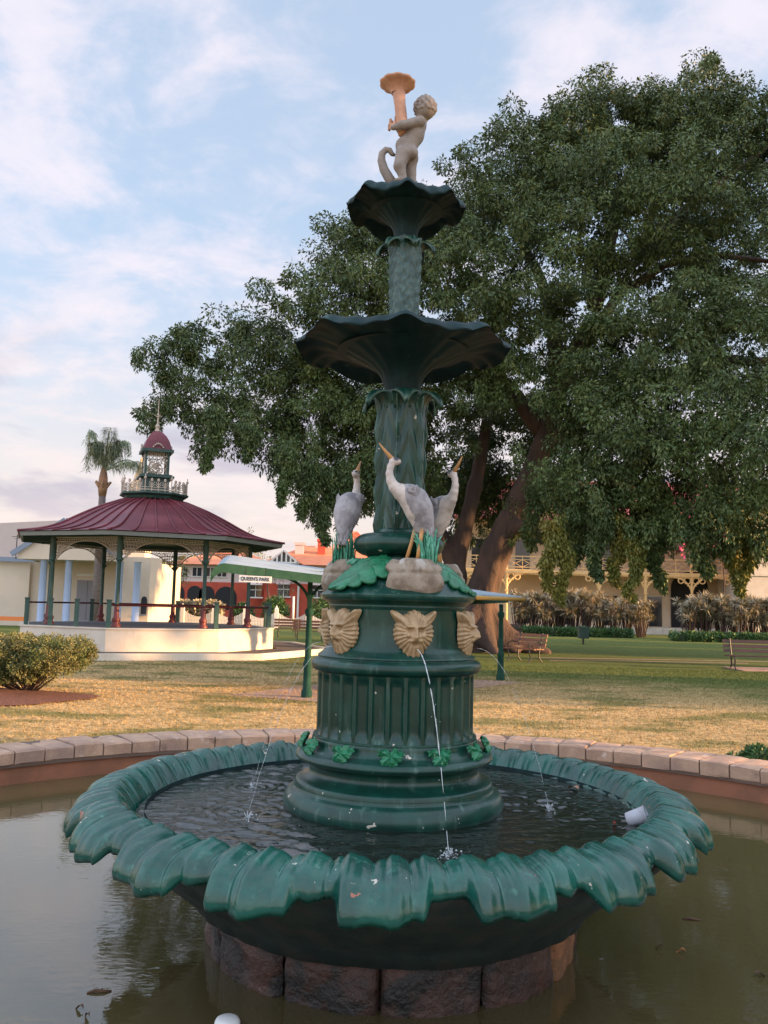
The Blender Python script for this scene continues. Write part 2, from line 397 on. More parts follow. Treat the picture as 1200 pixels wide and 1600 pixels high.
K(lawn, b.inputs['Base Color'])
bn = N('ShaderNodeBump'); bn.inputs['Strength'].default_value = .9; bn.inputs['Distance'].default_value = .05; K(gnoise(40, 6), bn.inputs['Height']); K(bn.outputs[0], b.inputs['Normal'])

FX, FY = 0.083, 4.6                         # fountain axis
RC = 4.56
g = MB()                                    # one sheet with the round opening of the pool
n = 96; rings = [RC+.3, RC+2, 12, 30, 80, 300, 2000]
g.grid(lambda u, v: (FX+rings[int(round(v*6))]*math.cos(2*PI*u), FY+rings[int(round(v*6))]*math.sin(2*PI*u), 0), n, 7, wrap=True)
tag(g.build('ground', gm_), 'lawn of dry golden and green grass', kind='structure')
g = MB(); g.lathe([(0.001, .05), (1, .05), (RC+.16, .05)], 96); o = g.build('pool_water', pool_w, smooth=True, loc=(FX, FY, 0)); tag(o, kind='structure', label='still muddy brown pool water')

# grass blades --------------------------------------------------------
def blades(n, x0, x1, y0, y1, h0, h1):
    x = rng.uniform(x0, x1, n); y = y0+(y1-y0)*rng.uniform(0, 1, n)**1.5
    rr = np.hypot(x-FX, y-FY); k = rr > RC+.66; x = x[k]; y = y[k]; n = len(x)
    a = rng.uniform(0, 2*PI, n); h = rng.uniform(h0, h1, n); wd = .003+.00025*y
    lx = rng.normal(0, .03, n); ly = rng.normal(0, .03, n)
    V = np.zeros((n, 3, 3)); V[:, 0] = np.stack([x-np.cos(a)*wd, y-np.sin(a)*wd, 0*x], 1)
    V[:, 1] = np.stack([x+np.cos(a)*wd, y+np.sin(a)*wd, 0*x], 1); V[:, 2] = np.stack([x+lx, y+ly, h], 1)
    return V.reshape(-1, 3), np.arange(3*n).reshape(-1, 3)
V, Fq = blades(170000, -11, 12, 8.5, 26, .012, .038)
tag(npmesh('grass', V, Fq, gm_), 'short dry grass blades of the lawn', 'grass', kind='stuff')

n_ = 420; x = rng.uniform(-8, 10, n_); y = 8.6+16*rng.uniform(0, 1, n_)**1.4; k = np.hypot(x-FX, y-FY) > RC+.7; x, y = x[k], y[k]; n_ = len(x); a = rng.uniform(0, 6.3, n_); h = .03*rng.uniform(.6, 1.4, n_)
c_, s_ = np.cos(a)*h, np.sin(a)*h; z = np.full(n_, .035); V = np.stack([np.stack([x-c_, y-s_, z-.01], 1), np.stack([x+s_*.5, y-c_*.5, z], 1), np.stack([x+c_, y+s_, z+.012], 1), np.stack([x-s_*.5, y+c_*.5, z], 1)], 1).reshape(-1, 3)
tag(npmesh('fallen_leaves', V, np.arange(4*n_).reshape(-1, 4), mat('straw_leaf', (.42, .24, .09), (.22, .11, .05), 3, .8)), 'dry fallen leaves scattered over the lawn', 'leaves', kind='stuff')

# ------------------------------------------------------------------ pool wall
pw = thing('pool_wall', 'low round pool wall topped with pink brick coping', 'wall', (FX, FY, 0))
g = MB(); nb = 106; da = 2*PI/nb
for i in range(nb):
    a = i*da; gap = .006/RC; r0 = RC+random.uniform(-.008, .008); r1 = RC+.56; zt = .35+random.uniform(-.010, .010); zb = .222
    a0, a1 = a+gap, a+da-gap; V = []
    for (r, z) in ((r0+.012, zb), (r0, zb+.012), (r0, zt-.014), (r0+.014, zt), (r1-.03, zt-.01), (r1, zt-.05), (r1, zb)):
        for q in (a0, a0+.25*(a1-a0), a1-.25*(a1-a0), a1): 
            zz_ = z - (.004 if q in (a0, a1) and z > .3 else 0) + random.uniform(-.004, .004)
            r = r + random.uniform(-.004, .004); V.append((r*math.cos(q), r*math.sin(q), zz_))
    m_ = 7
    Fs = [(j*4+k, j*4+k+1, (j+1)*4+k+1, (j+1)*4+k) for j in range(m_-1) for k in range(3)]
    Fs += [tuple(j*4 for j in range(m_)), tuple(j*4+3 for j in range(m_))[::-1], (0, 24, 25, 26, 27, 3, 2, 1)]
    g.add(V, Fs)
g.build('coping', coping_m, pw)
g = MB(); g.lathe([(RC+.014, .20), (RC+.014, .332), (RC+.52, .332), (RC+.52, .0)], 128); g.build('mortar_bed', mortar_m, pw)
g = MB(); g.lathe([(RC+.05, -.1), (RC+.045, .06), (RC+.04, .225)], 128); g.build('wall_face', wall_m, pw, smooth=True)

# ------------------------------------------------------------------ FOUNTAIN
ft = thing('fountain', 'tall three tiered green cast iron fountain with scalloped basin standing in the round pool', 'fountain', (FX, FY, 0))
# local frame: origin at axis, camera towards -Y.  ang(d): d degrees from the camera side towards the right
def ang(d): return R(d) - PI/2

# -- scalloped basin rim
NL = 20
def lobe(a):
    p = ((a/(2*PI)*NL) % 1.0); q = abs(p-.5)*2      # 0 centre of a big lobe, 1 at the small one
    t_ = min(1, max(0, (.74-q)/.16)); big = t_*t_*(3-2*t_)*(1-.16*(q/.7)**2)
    sm = .14*max(0, 1-((1-q)/.22)**2)
    return max(big, sm)*(1+.06*math.sin(a*23))
def irr(a): return .010*math.sin(3*a+1)+.008*math.sin(7*a+2)+.006*math.sin(11*a)
NA = 1200
def rim(u, v, ins=0.):
    a = 2*PI*u + ang(8); 
    lb = lobe(2*PI*u); ln = .130+.092*lb+.8*irr(a)+.010*math.cos(2*(a+.010*math.sin(13*a+1)+.007*math.sin(29*a))*30)            # how far the skirt hangs
    aw = a+.010*math.sin(13*a+1)+.007*math.sin(29*a)
    cr = abs(math.cos(aw*30))                              # 60 flutes
    cr = (cr**.62)-.28*math.exp(-((((aw*30/PI) % 1)-.80)/.07)**2); gr_ = .5+.5*math.cos(aw*120+1)+.5*math.cos(aw*210)
    # profile parameter v: 0 inside under water, .28 crest, 1 tip of the skirt
    if v < .3:
        k = v/.3; th = PI*(1-.5*k); r = 1.345-.125*(1-k)**1.0+.0; z = .60+.185*math.sin(k*PI/2)
        r = 1.22+.145*k
        fl = .042*k
    else:
        k = (v-.3)/.7; s = k*ln
        # arc leaving the crest outwards and bending down
        th = min(k*1.25, 1.25)
        r = 1.370+ln*.90*math.sin(min(k*1.5, PI/2)); z = .780-ln*.55*(1-math.cos(k*1.5))-ln*.10*max(0, k-.62)/.38
        fl = .042-.006*k
    fl *= (1 if v > .04 else 0)*(1-.5*max(0, v-.65)/.35)
    nr = -.35 if v < .2 else (v-.3)*1.2; nz = max(.2, 1-abs(v-.3)*1.1)
    d = fl*(cr-.62)+.004*gr_*min(1, v*3)
    r += d*max(-.4, min(1, nr)) + .010*math.sin(5*a+.5)*v; z += d*nz
    if ins: r -= ins*.9; z -= ins*.75
    return (r*math.cos(a), r*math.sin(a), z)
g = MB(); nv = 22
Vt = [rim(u/NA, v/(nv-1)) for v in range(nv) for u in range(NA)]
Vb = [rim(u/NA, v/(nv-1), .020) for v in range(nv-1, 8, -1) for u in range(NA)]
# rounded lip between the two skins
Vm = []
for u in range(NA):
    p = Vector(rim(u/NA, 1)); q = Vector(rim(u/NA, 1, .020)); m_ = (p+q)/2; rr = Vector((p.x, p.y, 0)).normalized()
    Vm.append(m_ + rr*.004 - Vector((0, 0, .014)))
Vall = np.array([tuple(x) for x in Vt+Vm+Vb]); rows = len(Vall)//NA
ii = np.arange(rows-1)[:, None]*NA; uu = np.arange(NA)[None, :]; u2 = (uu+1) % NA
Fq = np.stack([ii+uu, ii+u2, ii+NA+u2, ii+NA+uu], -1).reshape(-1, 4)
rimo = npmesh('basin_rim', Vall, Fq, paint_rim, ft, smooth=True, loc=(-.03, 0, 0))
# -- basin bowl below
g = MB()
def uf(a, r, z, i): return r*(1+.010*abs(math.sin(a*20))*(1 if i > 1 else 0)) + .006*math.sin(a*9+i)
g.lathe([(1.225, .66), (1.40, .68), (1.38, .62), (1.29, .53), (1.18, .45), (1.08, .37), (1.0, .31), (.965, .250), (.88, .235), (.5, .235)], 240, fn=uf)
g.build('basin_underside', paint_under, ft, smooth=True)
g = MB(); g.lathe([(.4, .60), (1.0, .60), (1.23, .605), (1.24, .70)], 96); g.build('basin_floor', paint_dark, ft, smooth=True)
# -- stone plinth of rough blocks
g = MB(); g2 = MB(); nb = 13
for i in range(nb):
    a0 = ang(-3)+2*PI*i/nb; a1 = a0+2*PI/nb-.012; rr0 = .905+random.uniform(-.015, .02); sd = random.random()*9
    def blk(u, v, a0=a0, a1=a1, rr0=rr0, sd=sd):
        a = a0+(a1-a0)*u; e = min(u, 1-u, v*1.2, 1-v)*14; ed = -.035*max(0, 1-e)**2
        nn = mnoise.noise(Vector((a*6+sd, v*2.4, sd)))*.020 + mnoise.noise(Vector((a*22+sd, v*7, sd)))*.010
        r = rr0+ed+nn+(.02 if v > .3 else 0); return (r*math.cos(a), r*math.sin(a), -.06+.315*v)
    tgt = g2 if i in (2,) else g
    tgt.grid(blk, 22, 14)
g.lathe([(.84, -.06), (.84, .268), (.5, .268)], 60)
g.build('stone_plinth', plinth_m, ft, smooth=True)
g2.build('plinth_block', plinth_dry, ft, smooth=True, label='rusty orange dry plinth block')

# -- pedestal lathe pieces
def prof(pts, k=6):          # Catmull-Rom through points
    P_ = [pts[0]]+pts+[pts[-1]]; o_ = []
    for i in range(1, len(P_)-2):
        p0, p1, p2, p3 = [np.array(q, float) for q in P_[i-1:i+3]]
        for j in range(k):
            t_ = j/k; o_.append(tuple(.5*((2*p1)+(-p0+p2)*t_+(2*p0-5*p1+4*p2-p3)*t_*t_+(-p0+3*p1-3*p2+p3)*t_**3)))
    o_.append(tuple(pts[-1])); return o_
g = MB()
g.lathe(prof([(.50, .58), (.535, .62), (.562, .68), (.566, .715), (.548, .755), (.515, .775)]), 96)
g.lathe([(.515, .775), (.508, .785), (.508, .795)], 96)
g.lathe(prof([(.508, .795), (.50, .815), (.462, .83), (.436, .855), (.435, .885), (.452, .905)]), 96)
g.lathe(prof([(.452, .905), (.485, .912), (.506, .926), (.507, .940), (.492, .956), (.474, .962)]), 96)
g.lathe(prof([(.474, .962), (.447, .975), (.432, .995), (.428, 1.018), (.424, 1.026)]), 96)
g.lathe([(.424, 1.026), (.424, 1.036), (.40, 1.038), (.36, 1.038)], 96)
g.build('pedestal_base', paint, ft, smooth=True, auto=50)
def flute(a, r, z, i):
    p = (a*30/(2*PI)) % 1; s = abs(p-.5)*2; s2 = (max(0, 1-(s/.78)**2)**.5 if s < .78 else 0)
    e = min(1, max(0, (z-1.042)/.03), max(0, (1.352-z)/.03)); return r-.026*s2*e
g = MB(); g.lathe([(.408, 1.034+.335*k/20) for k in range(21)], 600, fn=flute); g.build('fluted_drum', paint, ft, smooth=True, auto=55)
g = MB()
g.lathe(prof([(.36, 1.355), (.405, 1.355), (.432, 1.366), (.445, 1.385), (.440, 1.410), (.418, 1.424)]), 96)
g.lathe(prof([(.418, 1.424), (.410, 1.428), (.412, 1.438), (.395, 1.452), (.375, 1.470), (.366, 1.486)]), 96)
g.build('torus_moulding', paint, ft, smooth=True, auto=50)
g = MB(); g.lathe([(.362, 1.48), (.355, 1.50), (.352, 1.62), (.355, 1.675)], 96)
g.lathe(prof([(.355, 1.675), (.362, 1.69), (.362, 1.70), (.375, 1.712), (.395, 1.722), (.405, 1.736)]), 96)
g.lathe([(.405, 1.736), (.408, 1.748), (.398, 1.757)], 96)
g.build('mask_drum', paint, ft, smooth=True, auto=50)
DOME = [(.398, 1.757), (.365, 1.785), (.325, 1.825), (.28, 1.862), (.235, 1.89), (.205, 1.898), (.185, 1.910), (.168, 1.925), (.163, 1.943)]
g = MB(); g.lathe(prof(DOME), 96)
g.lathe(prof([(.163, 1.943), (.17, 1.955), (.20, 1.965), (.228, 1.985), (.238, 2.015), (.228, 2.045), (.195, 2.068), (.13, 2.080)]), 96, fn=lambda a, r, z, i: r+(.006*abs(math.sin(a*4))*max(0, min(1, (z-1.975)*30))))
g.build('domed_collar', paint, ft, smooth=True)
# bolts / rust chips not modelled separately; stems with raised leaf relief
def chev(a, z, nleaf, per, amp):
    p = (a*nleaf/(2*PI)) % 1; s = abs(p-.5)*2
    q = ((z - s*per*1.1)/per) % 1
    return amp*((1-abs(q-.45)*2)*(.35+.65*(1-s))) + amp*1.6*max(0, 1-s*7)
g = MB()
zs = np.linspace(2.07, 2.84, 110)
g.lathe([(.112+.008*((z-2.115)/.725), z) for z in zs], 192, fn=lambda a, r, z, i: r+chev(a+.2, z, 6, .17, .015))
g.lathe([(.135, 2.075), (.132, 2.09), (.115, 2.10)], 64)
g.build('lower_stem', paint, ft, smooth=True)
g = MB(); zs = np.linspace(3.06, 3.70, 110)
g.lathe([(.066+.022*((z-3.06)/.64), z) for z in zs], 160, fn=lambda a, r, z, i: r+chev(a+.1, z, 6, .060, .009))
g.build('upper_stem', mat('bleached_green_paint', (.022, .060, .055), (.06, .12, .11), 30, .5, .3, 60, dist=.003), ft, smooth=True)
# curled leaf collars below the bowls
def curl_leaf(mb, d, r0, z0, wd, ln, outw):
    a = ang(d)
    def f(u, v):
        s = (u-.5)*2; wv = wd*math.sin(PI*min(1, .22+.78*v))**.7*(1-.72*max(0, v-.55)/.45)
        th = v*2.7
        r = r0+outw*(1-math.cos(th))*.62+.002; z = z0+ln*math.sin(th)*.85-ln*.35*max(0, v-.5)
        r -= .35*wd*s*s*(.3+v*.4); z -= abs(s)*.012*v
        x_, y_ = r, s*wv
        return (x_*math.cos(a)-y_*math.sin(a), x_*math.sin(a)+y_*math.cos(a), z+.004*math.cos(s*9))
    mb.grid(f, 11, 14)
def collar(name, r0, z0, wd, ln, outw, m, nl, off, parent):
    for k in range(nl):
        q = MB(); curl_leaf(q, off+360/nl*k, r0, z0, wd, ln, outw); o_ = q.build(name, m, parent, smooth=True)
        md = o_.modifiers.new('solid', 'SOLIDIFY'); md.thickness = .008
collar('collar_leaf', .118, 2.74, .070, .105, .095, paint, 6, 5, ft)
collar('collar_leaf', .082, 3.625, .044, .065, .066, paint, 6, 18, ft)

# -- petal bowls
_bp = prof([(0, 0), (.012, .25), (.07, .45), (.21, .62), (.48, .82), (.75, .94), (1, 1)], 6); BR = [p[0] for p in _bp]; BZ = [p[1] for p in _bp]; BV = np.linspace(0, 1, len(_bp))
def bowl(name, r0, z0, R1, z1, nlobe, amp, off, m, drop, zin):
    NAb = 320; nv = 26; V = []
    def pt(u, v, inset=0.):
        a = 2*PI*u+off
        c = math.cos(nlobe*(a)); c2 = math.cos(3*nlobe*a)
        lob = 1-abs(math.sin(nlobe*a/2))*1.0          # pinched between petals
        e = v**2.2
        r = r0+(R1-r0)*float(np.interp(v, BV, BR)); zz0 = z0+(z1-z0)*float(np.interp(v, BV, BZ))
        r *= 1+e*(.016*c+.008*c2)+.035*math.sin(PI*v)*abs(math.cos(nlobe*a/2))
        z = zz0+e*amp*(c*.6+.25*c2)+.004*v*math.cos(2*nlobe*a)
        if v > .86: z -= drop*((v-.86)/.14)**1.6*(1.1-.25*c); 
        z += .018*v*math.sin(2*a+1)
        if inset: z += inset*(1 if v < .86 else 1-.6*(v-.86)/.14); r -= inset*.35
        return (r*math.cos(a), r*math.sin(a), z)
    rows_ = [[pt(u/NAb, v/(nv-1)) for u in range(NAb)] for v in range(nv)] + [[pt(u/NAb, v/(nv-1), .013) for u in range(NAb)] for v in range(nv-1, 7, -1)]
    Vv = np.array([p for r_ in rows_ for p in r_]); nr_ = len(rows_)
    i_ = np.arange(nr_-1)[:, None]*NAb; u_ = np.arange(NAb)[None, :]; v_ = (u_+1) % NAb
    Fq_ = np.stack([i_+u_, i_+v_, i_+NAb+v_, i_+NAb+u_], -1).reshape(-1, 4)
    o_ = npmesh(name, Vv, Fq_, m, ft, smooth=True)
    q = MB(); q.lathe([(.01, zin), (R1*.62, zin)], 48); q.build('bowl_floor', paint_dark, o_)
    return o_
bowl('middle_bowl', .095, 2.80, .580, 3.130, 8, .017, R(12), paint_dark, .055, 3.07)
bowl('upper_bowl', .060, 3.66, .325, 3.930, 8, .017, R(-8), paint_dark, .055, 3.87)

# -- foliate masks
def mask_mesh():
    nr, na = 30, 144
    def outline(ph):     # ph: 0 = right, pi/2 = up
        base = .078
        up = math.cos(ph-PI/2)
        r = base*(1+.10*abs(math.cos(ph)))
        r += .056*math.exp(-((abs(ph-PI/2)-.84)/.15)**2)        # two horn like ears
        r += .016*math.exp(-((ph-PI/2)/.35)**2)
        dn = abs(((ph+PI/2+PI) % (2*PI))-PI)
        r += .045*math.exp(-(dn/.42)**2)                        # beard
        r += .008*abs(math.sin(ph*13))
        return r
    V = []
    for i in range(nr+1):
        for k in range(na):
            ph = 2*PI*k/na; t_ = i/nr; ro = outline(ph); x = ro*t_*math.cos(ph); y = ro*t_*math.sin(ph)
            h = .042*(1-t_**2.2)**.6 if t_ < 1 else 0
            h += .007*math.sin(ph*26)*max(0, (t_-.42)/.58)**.8*(1 if t_ < 1 else 0)
            G = lambda cx, cy, sx, sy, am: am*math.exp(-((x-cx)/sx)**2-((y-cy)/sy)**2)
            h += G(0, -.002, .011, .026, .034)+G(0, -.020, .017, .009, .016)      # nose
            for s in (-1, 1):
                h += G(s*.026, .027, .020, .007, .020)-G(s*.024, .012, .010, .007, .016)+G(s*.024, .012, .005, .004, .009)
                h += G(s*.035, -.012, .016, .014, .014)
                h += G(s*.022, -.034, .018, .007, .012)
            h -= G(0, -.046, .010, .007, .026)
            V.append((x, y, h*1.25+(.012 if t_ < .999 else -.012)))
    Fs = [(i*na+k, i*na+(k+1) % na, (i+1)*na+(k+1) % na, (i+1)*na+k) for i in range(nr) for k in range(na)]
    return V, [f[::-1] for f in Fs]
mv, mf = mask_mesh()
g = MB(); g.add([(v[0], -v[2], v[1]) for v in mv], mf)         # front faces -Y
mask0 = g.build('foliate_mask', gold, ft, smooth=True)
for k in range(6):
    o = mask0 if k == 0 else copy_tree(mask0, ft)
    d = 12+60*k; a = ang(d); o.location = (.358*math.cos(a), .358*math.sin(a), 1.568); o.rotation_euler = (0, 0, a+PI/2); o.scale = (1.08, .82, 1.12)

# -- vine leaves on the base ring
def leaf_fan(nl, size, hgt, seed, pointy=.35):
    nr, na = 8, 90; V = []
    for i in range(nr+1):
        for k in range(na):
            ph = 2*PI*k/na; t_ = i/nr; r = size*(.72+pointy*abs(math.cos(ph*nl/2+PI/2*0))**1.5+.05*math.sin(ph*nl*3))
            if abs(((ph-PI/2+PI) % (2*PI))-PI) < .3: r *= .62
            x = r*t_*math.cos(ph); y = r*t_*math.sin(ph)
            h = hgt*(.5+.5*math.cos(t_*2.2))+.22*hgt*abs(math.cos(ph*nl/2))**3*math.sin(t_*PI)*2
            h += hgt*.35*mnoise.noise(Vector((x*60, y*60, seed)))
            V.append((x, -(h+.004), y))
    return V, [(i*na+k, (i+1)*na+k, (i+1)*na+(k+1) % na, i*na+(k+1) % na) for i in range(nr) for k in range(na)]
g = MB(); lv, lf = leaf_fan(5, .060, .024, 3, .20); g.add(lv, lf)
lv, lf = leaf_fan(5, .020, .012, 5); 
for s in (-1, 1): g.add([(x+s*.045, y, z+.022) for x, y, z in lv], lf)
vine0 = g.build('vine_leaf', leaf_paint, ft, smooth=True); vine0.modifiers.new('s', 'SOLIDIFY').thickness = .01
for k in range(12):
    o = vine0 if k == 0 else copy_tree(vine0, ft)
    a = ang(-3+30*k); o.location = (.462*math.cos(a), .462*math.sin(a), .985); o.rotation_euler = (R(-24), 0, a+PI/2)

# -- acanthus leaves lying on the dome
def dome_z(r):
    for (r1, z1), (r0, z0) in zip(DOME[:-1], DOME[1:]):
        if r0 <= r <= r1: return z1+(z0-z1)*(r1-r)/(r1-r0)
    return 1.757 if r > .398 else 1.94
def acanthus(d0, d1):
    def f(u, v):
        s = (u-.5)*2; r = .20+.20*v**.9
        ser = .66+.34*abs(math.sin(v*PI*5.5))**.6
        wv = .105*math.sin(PI*min(1, .14+.86*v)**.9)**.7*ser
        rr_ = r + s*wv*.75; th = ang(d0+(d1-d0)*v) + s*wv*.75/max(r, .2)*(1 if d1 > d0 else -1)*-1
        z = dome_z(min(max(rr_, .17), .398))+.018+.024*(1-s*s)*math.sin(PI*min(v+.1, 1))+.007*math.cos(s*11+v*2)
        if rr_ > .398: z -= (rr_-.398)*1.2
        return (rr_*math.cos(th), rr_*math.sin(th), z)
    q = MB(); q.grid(f, 17, 72); o_ = q.build('acanthus_leaf', leaf_paint, ft, smooth=True); o_.modifiers.new('s', 'SOLIDIFY').thickness = .014
for dd in ((-14, -60), (46, 84), (165, 205)): acanthus(*dd)

# -- herons, rocks and reeds (three fold symmetry)
def prof_pts():
    spine = [((.172, .593), .004), ((.14, .556), .010), ((.108, .519), .013)]
    return spine
def heron_f(X, Y, Z):
    f = sd_ell(X, Y, Z, (.087, 0, .507), (.030, .021, .021))
    neck = [((.098, .505), .017), ((.113, .475), .0155), ((.117, .44), .017), ((.108, .405), .021), ((.088, .372), .028), ((.055, .350), .040), ((.015, .335), .056)]
    for (a, ra), (b, rb) in zip(neck[:-1], neck[1:]):
        f = smin(f, sd_cap(X, Y, Z, (a[0], 0, a[1]), (b[0], 0, b[1]), ra, rb), .012)
    body = [((.015, .335), .056), ((-.015, .31), .068), ((-.04, .265), .068), ((-.065, .215), .050), ((-.09, .165), .028), ((-.115, .115), .010)]
    for (a, ra), (b, rb) in zip(body[:-1], body[1:]):
        f = smin(f, sd_cap(X, Y, Z, (a[0], 0, a[1]), (b[0], 0, b[1]), ra, rb), .02)
    f = smin(f, sd_cap(X, Y, Z, (-.03, .0, .24), (-.045, 0, .165), .045, .025), .02)
    return f + .0012*np.sin(X*260+Z*90)*np.sin(Z*230)
Pn, Fn = surfnets(heron_f, (-.16, -.10, .08), (.17, .10, .55), .0065)
# wings: layered feather shells on each flank
def wing(side):
    q = MB()
    def shell(c0, c1, w0, off, tone=0):
        def f(u, v):
            s = (u-.5)*2; p = np.array(c0)*(1-v)+np.array(c1)*v
            ww = w0*math.sin(PI*min(1, .12+.88*v**.8))**.6*(1-.35*v)
            d = np.array([c1[0]-c0[0], c1[1]-c0[1]]); d = d/np.hypot(*d); nx_, nz_ = -d[1], d[0]
            x = p[0]+nx_*s*ww; z = p[1]+nz_*s*ww
            RR = .073-.052*v**1.15
            yy = math.sqrt(max(RR*RR-(.8*s*ww)**2, .00004))+off-.016*abs(s)**4
            yy += .0048*math.cos((v*9+abs(s)*1.5)*2*PI/1.6)
            return (x, side*yy, z)
        q.grid(f, 17, 30)
    shell((.012, .375), (-.116, .095), .046, .001)
    shell((.016, .365), (-.065, .215), .036, .006)
    return q
rock_f = lambda X, Y, Z: (np.maximum(sd_ell(X, Y, Z, (-.015, 0, -.085), (.158, .125, .125)), (np.maximum(np.abs(X+.015)-.140, np.maximum(np.abs(Y)-.115, Z-.012))))
                          + .010*bumpy(X, Y, Z, 22, 1.3)+.004*bumpy(X, Y, Z, 60, 2.1)+.009*np.exp(-((Z+.055)/.008)**2))
Pr, Fr = surfnets(rock_f, (-.21, -.17, -.21), (.18, .17, .06), .0085)
LEG = [((-.055, .018, .20), (-.045, .022, .10), (-.028, .026, .0)), ((-.035, -.02, .20), (-.01, -.022, .10), (.018, -.026, .0))]
herl = ['white and grey heron facing left at the front of the fountain', 'grey heron on the right facing right, half behind the front one',
        'pale grey heron on the left seen from behind']
h0 = None
for k, d in enumerate((11, 124, -107)):
    a = ang(d); rr = .285; base = Vector((rr*math.cos(a), rr*math.sin(a), 1.915))
    # heron faces clockwise seen from above (to the left when it stands in front)
    rz = a + PI/2 + PI
    if h0 is None:
        rk0 = rk = npmesh('rock', Pr, Fr, rock_m, ft, smooth=True)
        h0 = h = npmesh('heron', Pn, Fn, grey_bird, ft, smooth=True)
        # neck and breast white by face selection
        me = h.data; me.materials.append(white_bird); me.materials.append(black_bird)
        for p in me.polygons:
            c = p.center
            if c.x > .045 or (c.x > -.01 and c.z < .30+c.x*.8 and abs(c.y) < .05): p.material_index = 1
            if (c.x-.087)**2+(c.z-.512)**2 < .030**2 and c.z > .506-.25*(c.x-.087) and c.x < .100 and abs(c.y) > .004: p.material_index = 2
        for s in (-1, 1):
            wo = wing(s).build('wing', grey_bird, h, smooth=True); wo.modifiers.new('s', 'SOLIDIFY').thickness = .004
        q = MB(); q.tube([(.100, 0, .512), (.118, 0, .530), (.145, 0, .560), (.174, 0, .594)], [.0135, .0115, .0075, .0025], 12); q.build('beak', beak_m, h, smooth=True)
        for l in LEG:
            q = MB(); q.tube(l, [.0125, .010, .0095], 10)
            e = Vector(l[2])
            for t3 in (-.5, 0, .5): q.tube([e+Vector((0, 0, .004)), e+Vector((.035*math.cos(t3), .035*math.sin(t3), -.004))], [.007, .004], 6)
            q.tube([e, e+Vector((-.02, 0, -.002))], [.006, .003], 6); q.build('leg', beak_m, h, smooth=True)
        q = MB()
        for i in range(46):
            x = random.uniform(-.125, -.045); y = random.uniform(-.06, .05); hh = random.uniform(.10, .19); lx = random.uniform(-.03, .05); ly = random.uniform(-.02, .02)
            q.tube([(x, y, -.02), (x+lx*.2, y, hh*.4), (x+lx*.6, y+ly*.6, hh*.8), (x+lx*1.2, y+ly*1.4, hh*.95)], [.006, .0065, .005, .001], 5, sx=.5)
        for i in range(14):
            x = random.uniform(-.14, -.03); y = random.uniform(-.10, -.03); q.tube([(x, y, -.01), (x+.01, y-.03, .018), (x+.02, y-.06, .0)], [.009, .014, .003], 6, sx=.4)
        re0 = re = q.build('reed_clump', reed_paint, ft, smooth=True)
    else:
        h = copy_tree(h0, ft); rk = copy_tree(rk0, ft); re = copy_tree(re0, ft)
    h['label'] = herl[k]
    for o in (h, rk, re): o.location = base; o.rotation_euler = (0, 0, rz)
    # mesh forward is +X; facing left in front means rotate so +X -> -X world at d=0

# -- cherub with horn pipe and fish tail (on the top bowl)
CZ = 3.88
def P2(x, y): 
    p = at(x, y, FY); return (p.x-FX, p.z)
def C3(x, y, dy=0): u, z = P2(x, y); return (u, dy, z)
def cher_f(X, Y, Z):
    hd = C3(664, 172, -.02)
    f = sd_ell(X, Y, Z, hd, (.062, .058, .066)) 
    curls = .007*np.sin(X*150)*np.sin(Z*140+1)*np.sin(Y*145+.5)-.003
    f = f + np.where((Z > hd[2]-.03), curls, 0)
    f = smin(f, sd_ell(X, Y, Z, (hd[0]-.052, -.05, hd[2]+.005), (.010, .012, .010)), .012)     # nose
    f = smin(f, sd_cap(X, Y, Z, C3(660, 186), C3(655, 196), .028, .032), .015)
    sp_ = [(C3(652, 198), .050), (C3(647, 212), .052), (C3(638, 226), .050), (C3(634, 240), .056)]
    for (a, ra), (b_, rb) in zip(sp_[:-1], sp_[1:]): f = smin(f, sd_cap(X, Y, Z, a, b_, ra, rb), .02)
    f = smin(f, sd_ell(X, Y, Z, C3(642, 243, .02), (.042, .045, .040)), .015)
    f = smin(f, sd_ell(X, Y, Z, C3(642, 243, -.03), (.040, .040, .038)), .012)
    f = smin(f, sd_ell(X, Y, Z, C3(628, 228, -.01), (.036, .04, .034)), .02)                 # belly
    # legs: near one forward, far one back
    f = smin(f, sd_cap(X, Y, Z, C3(630, 245, -.035), C3(624, 266, -.045), .043, .033), .018)
    f = smin(f, sd_cap(X, Y, Z, C3(624, 266, -.045), C3(630, 285, -.04), .031, .021), .012)
    f = smin(f, sd_cap(X, Y, Z, C3(641, 246, .03), C3(642, 266, .035), .040, .030), .018)
    f = smin(f, sd_cap(X, Y, Z, C3(642, 266, .035), C3(646, 285, .035), .029, .020), .012)
    for yy, xx in ((-.045, 630), (.035, 646)):
        c = C3(xx-5, 288, yy); f = smin(f, sd_ell(X, Y, Z, c, (.034, .018, .014)), .012)
    # arms
    f = smin(f, sd_cap(X, Y, Z, C3(656, 198, -.055), C3(628, 207, -.075), .029, .024), .014)
    f = smin(f, sd_cap(X, Y, Z, C3(628, 207, -.075), C3(614, 206, -.045), .022, .016), .010)
    f = smin(f, sd_cap(X, Y, Z, C3(654, 198, .05), C3(628, 196, .065), .027, .022), .014)
    f = smin(f, sd_cap(X, Y, Z, C3(628, 196, .065), C3(616, 188, .04), .021, .015), .010)
    # mouth and eye sockets
    for s in (-1, 1): f = np.maximum(f, -sd_ell(X, Y, Z, (hd[0]-.044, -.02+s*.020-.022, hd[2]+.010), (.010, .008, .006)))
    f = np.maximum(f, -sd_ell(X, Y, Z, (hd[0]-.050, -.042, hd[2]-.022), (.008, .014, .004)))
    return f
V, Fq = surfnets(cher_f, (-.12, -.15, 3.95), (.27, .13, 4.58), .005)
ch = npmesh('cherub', V, Fq, cher_m, ft, smooth=True); ch['label'] = 'stone cherub leaning back at the very top of the fountain, holding up a horn'
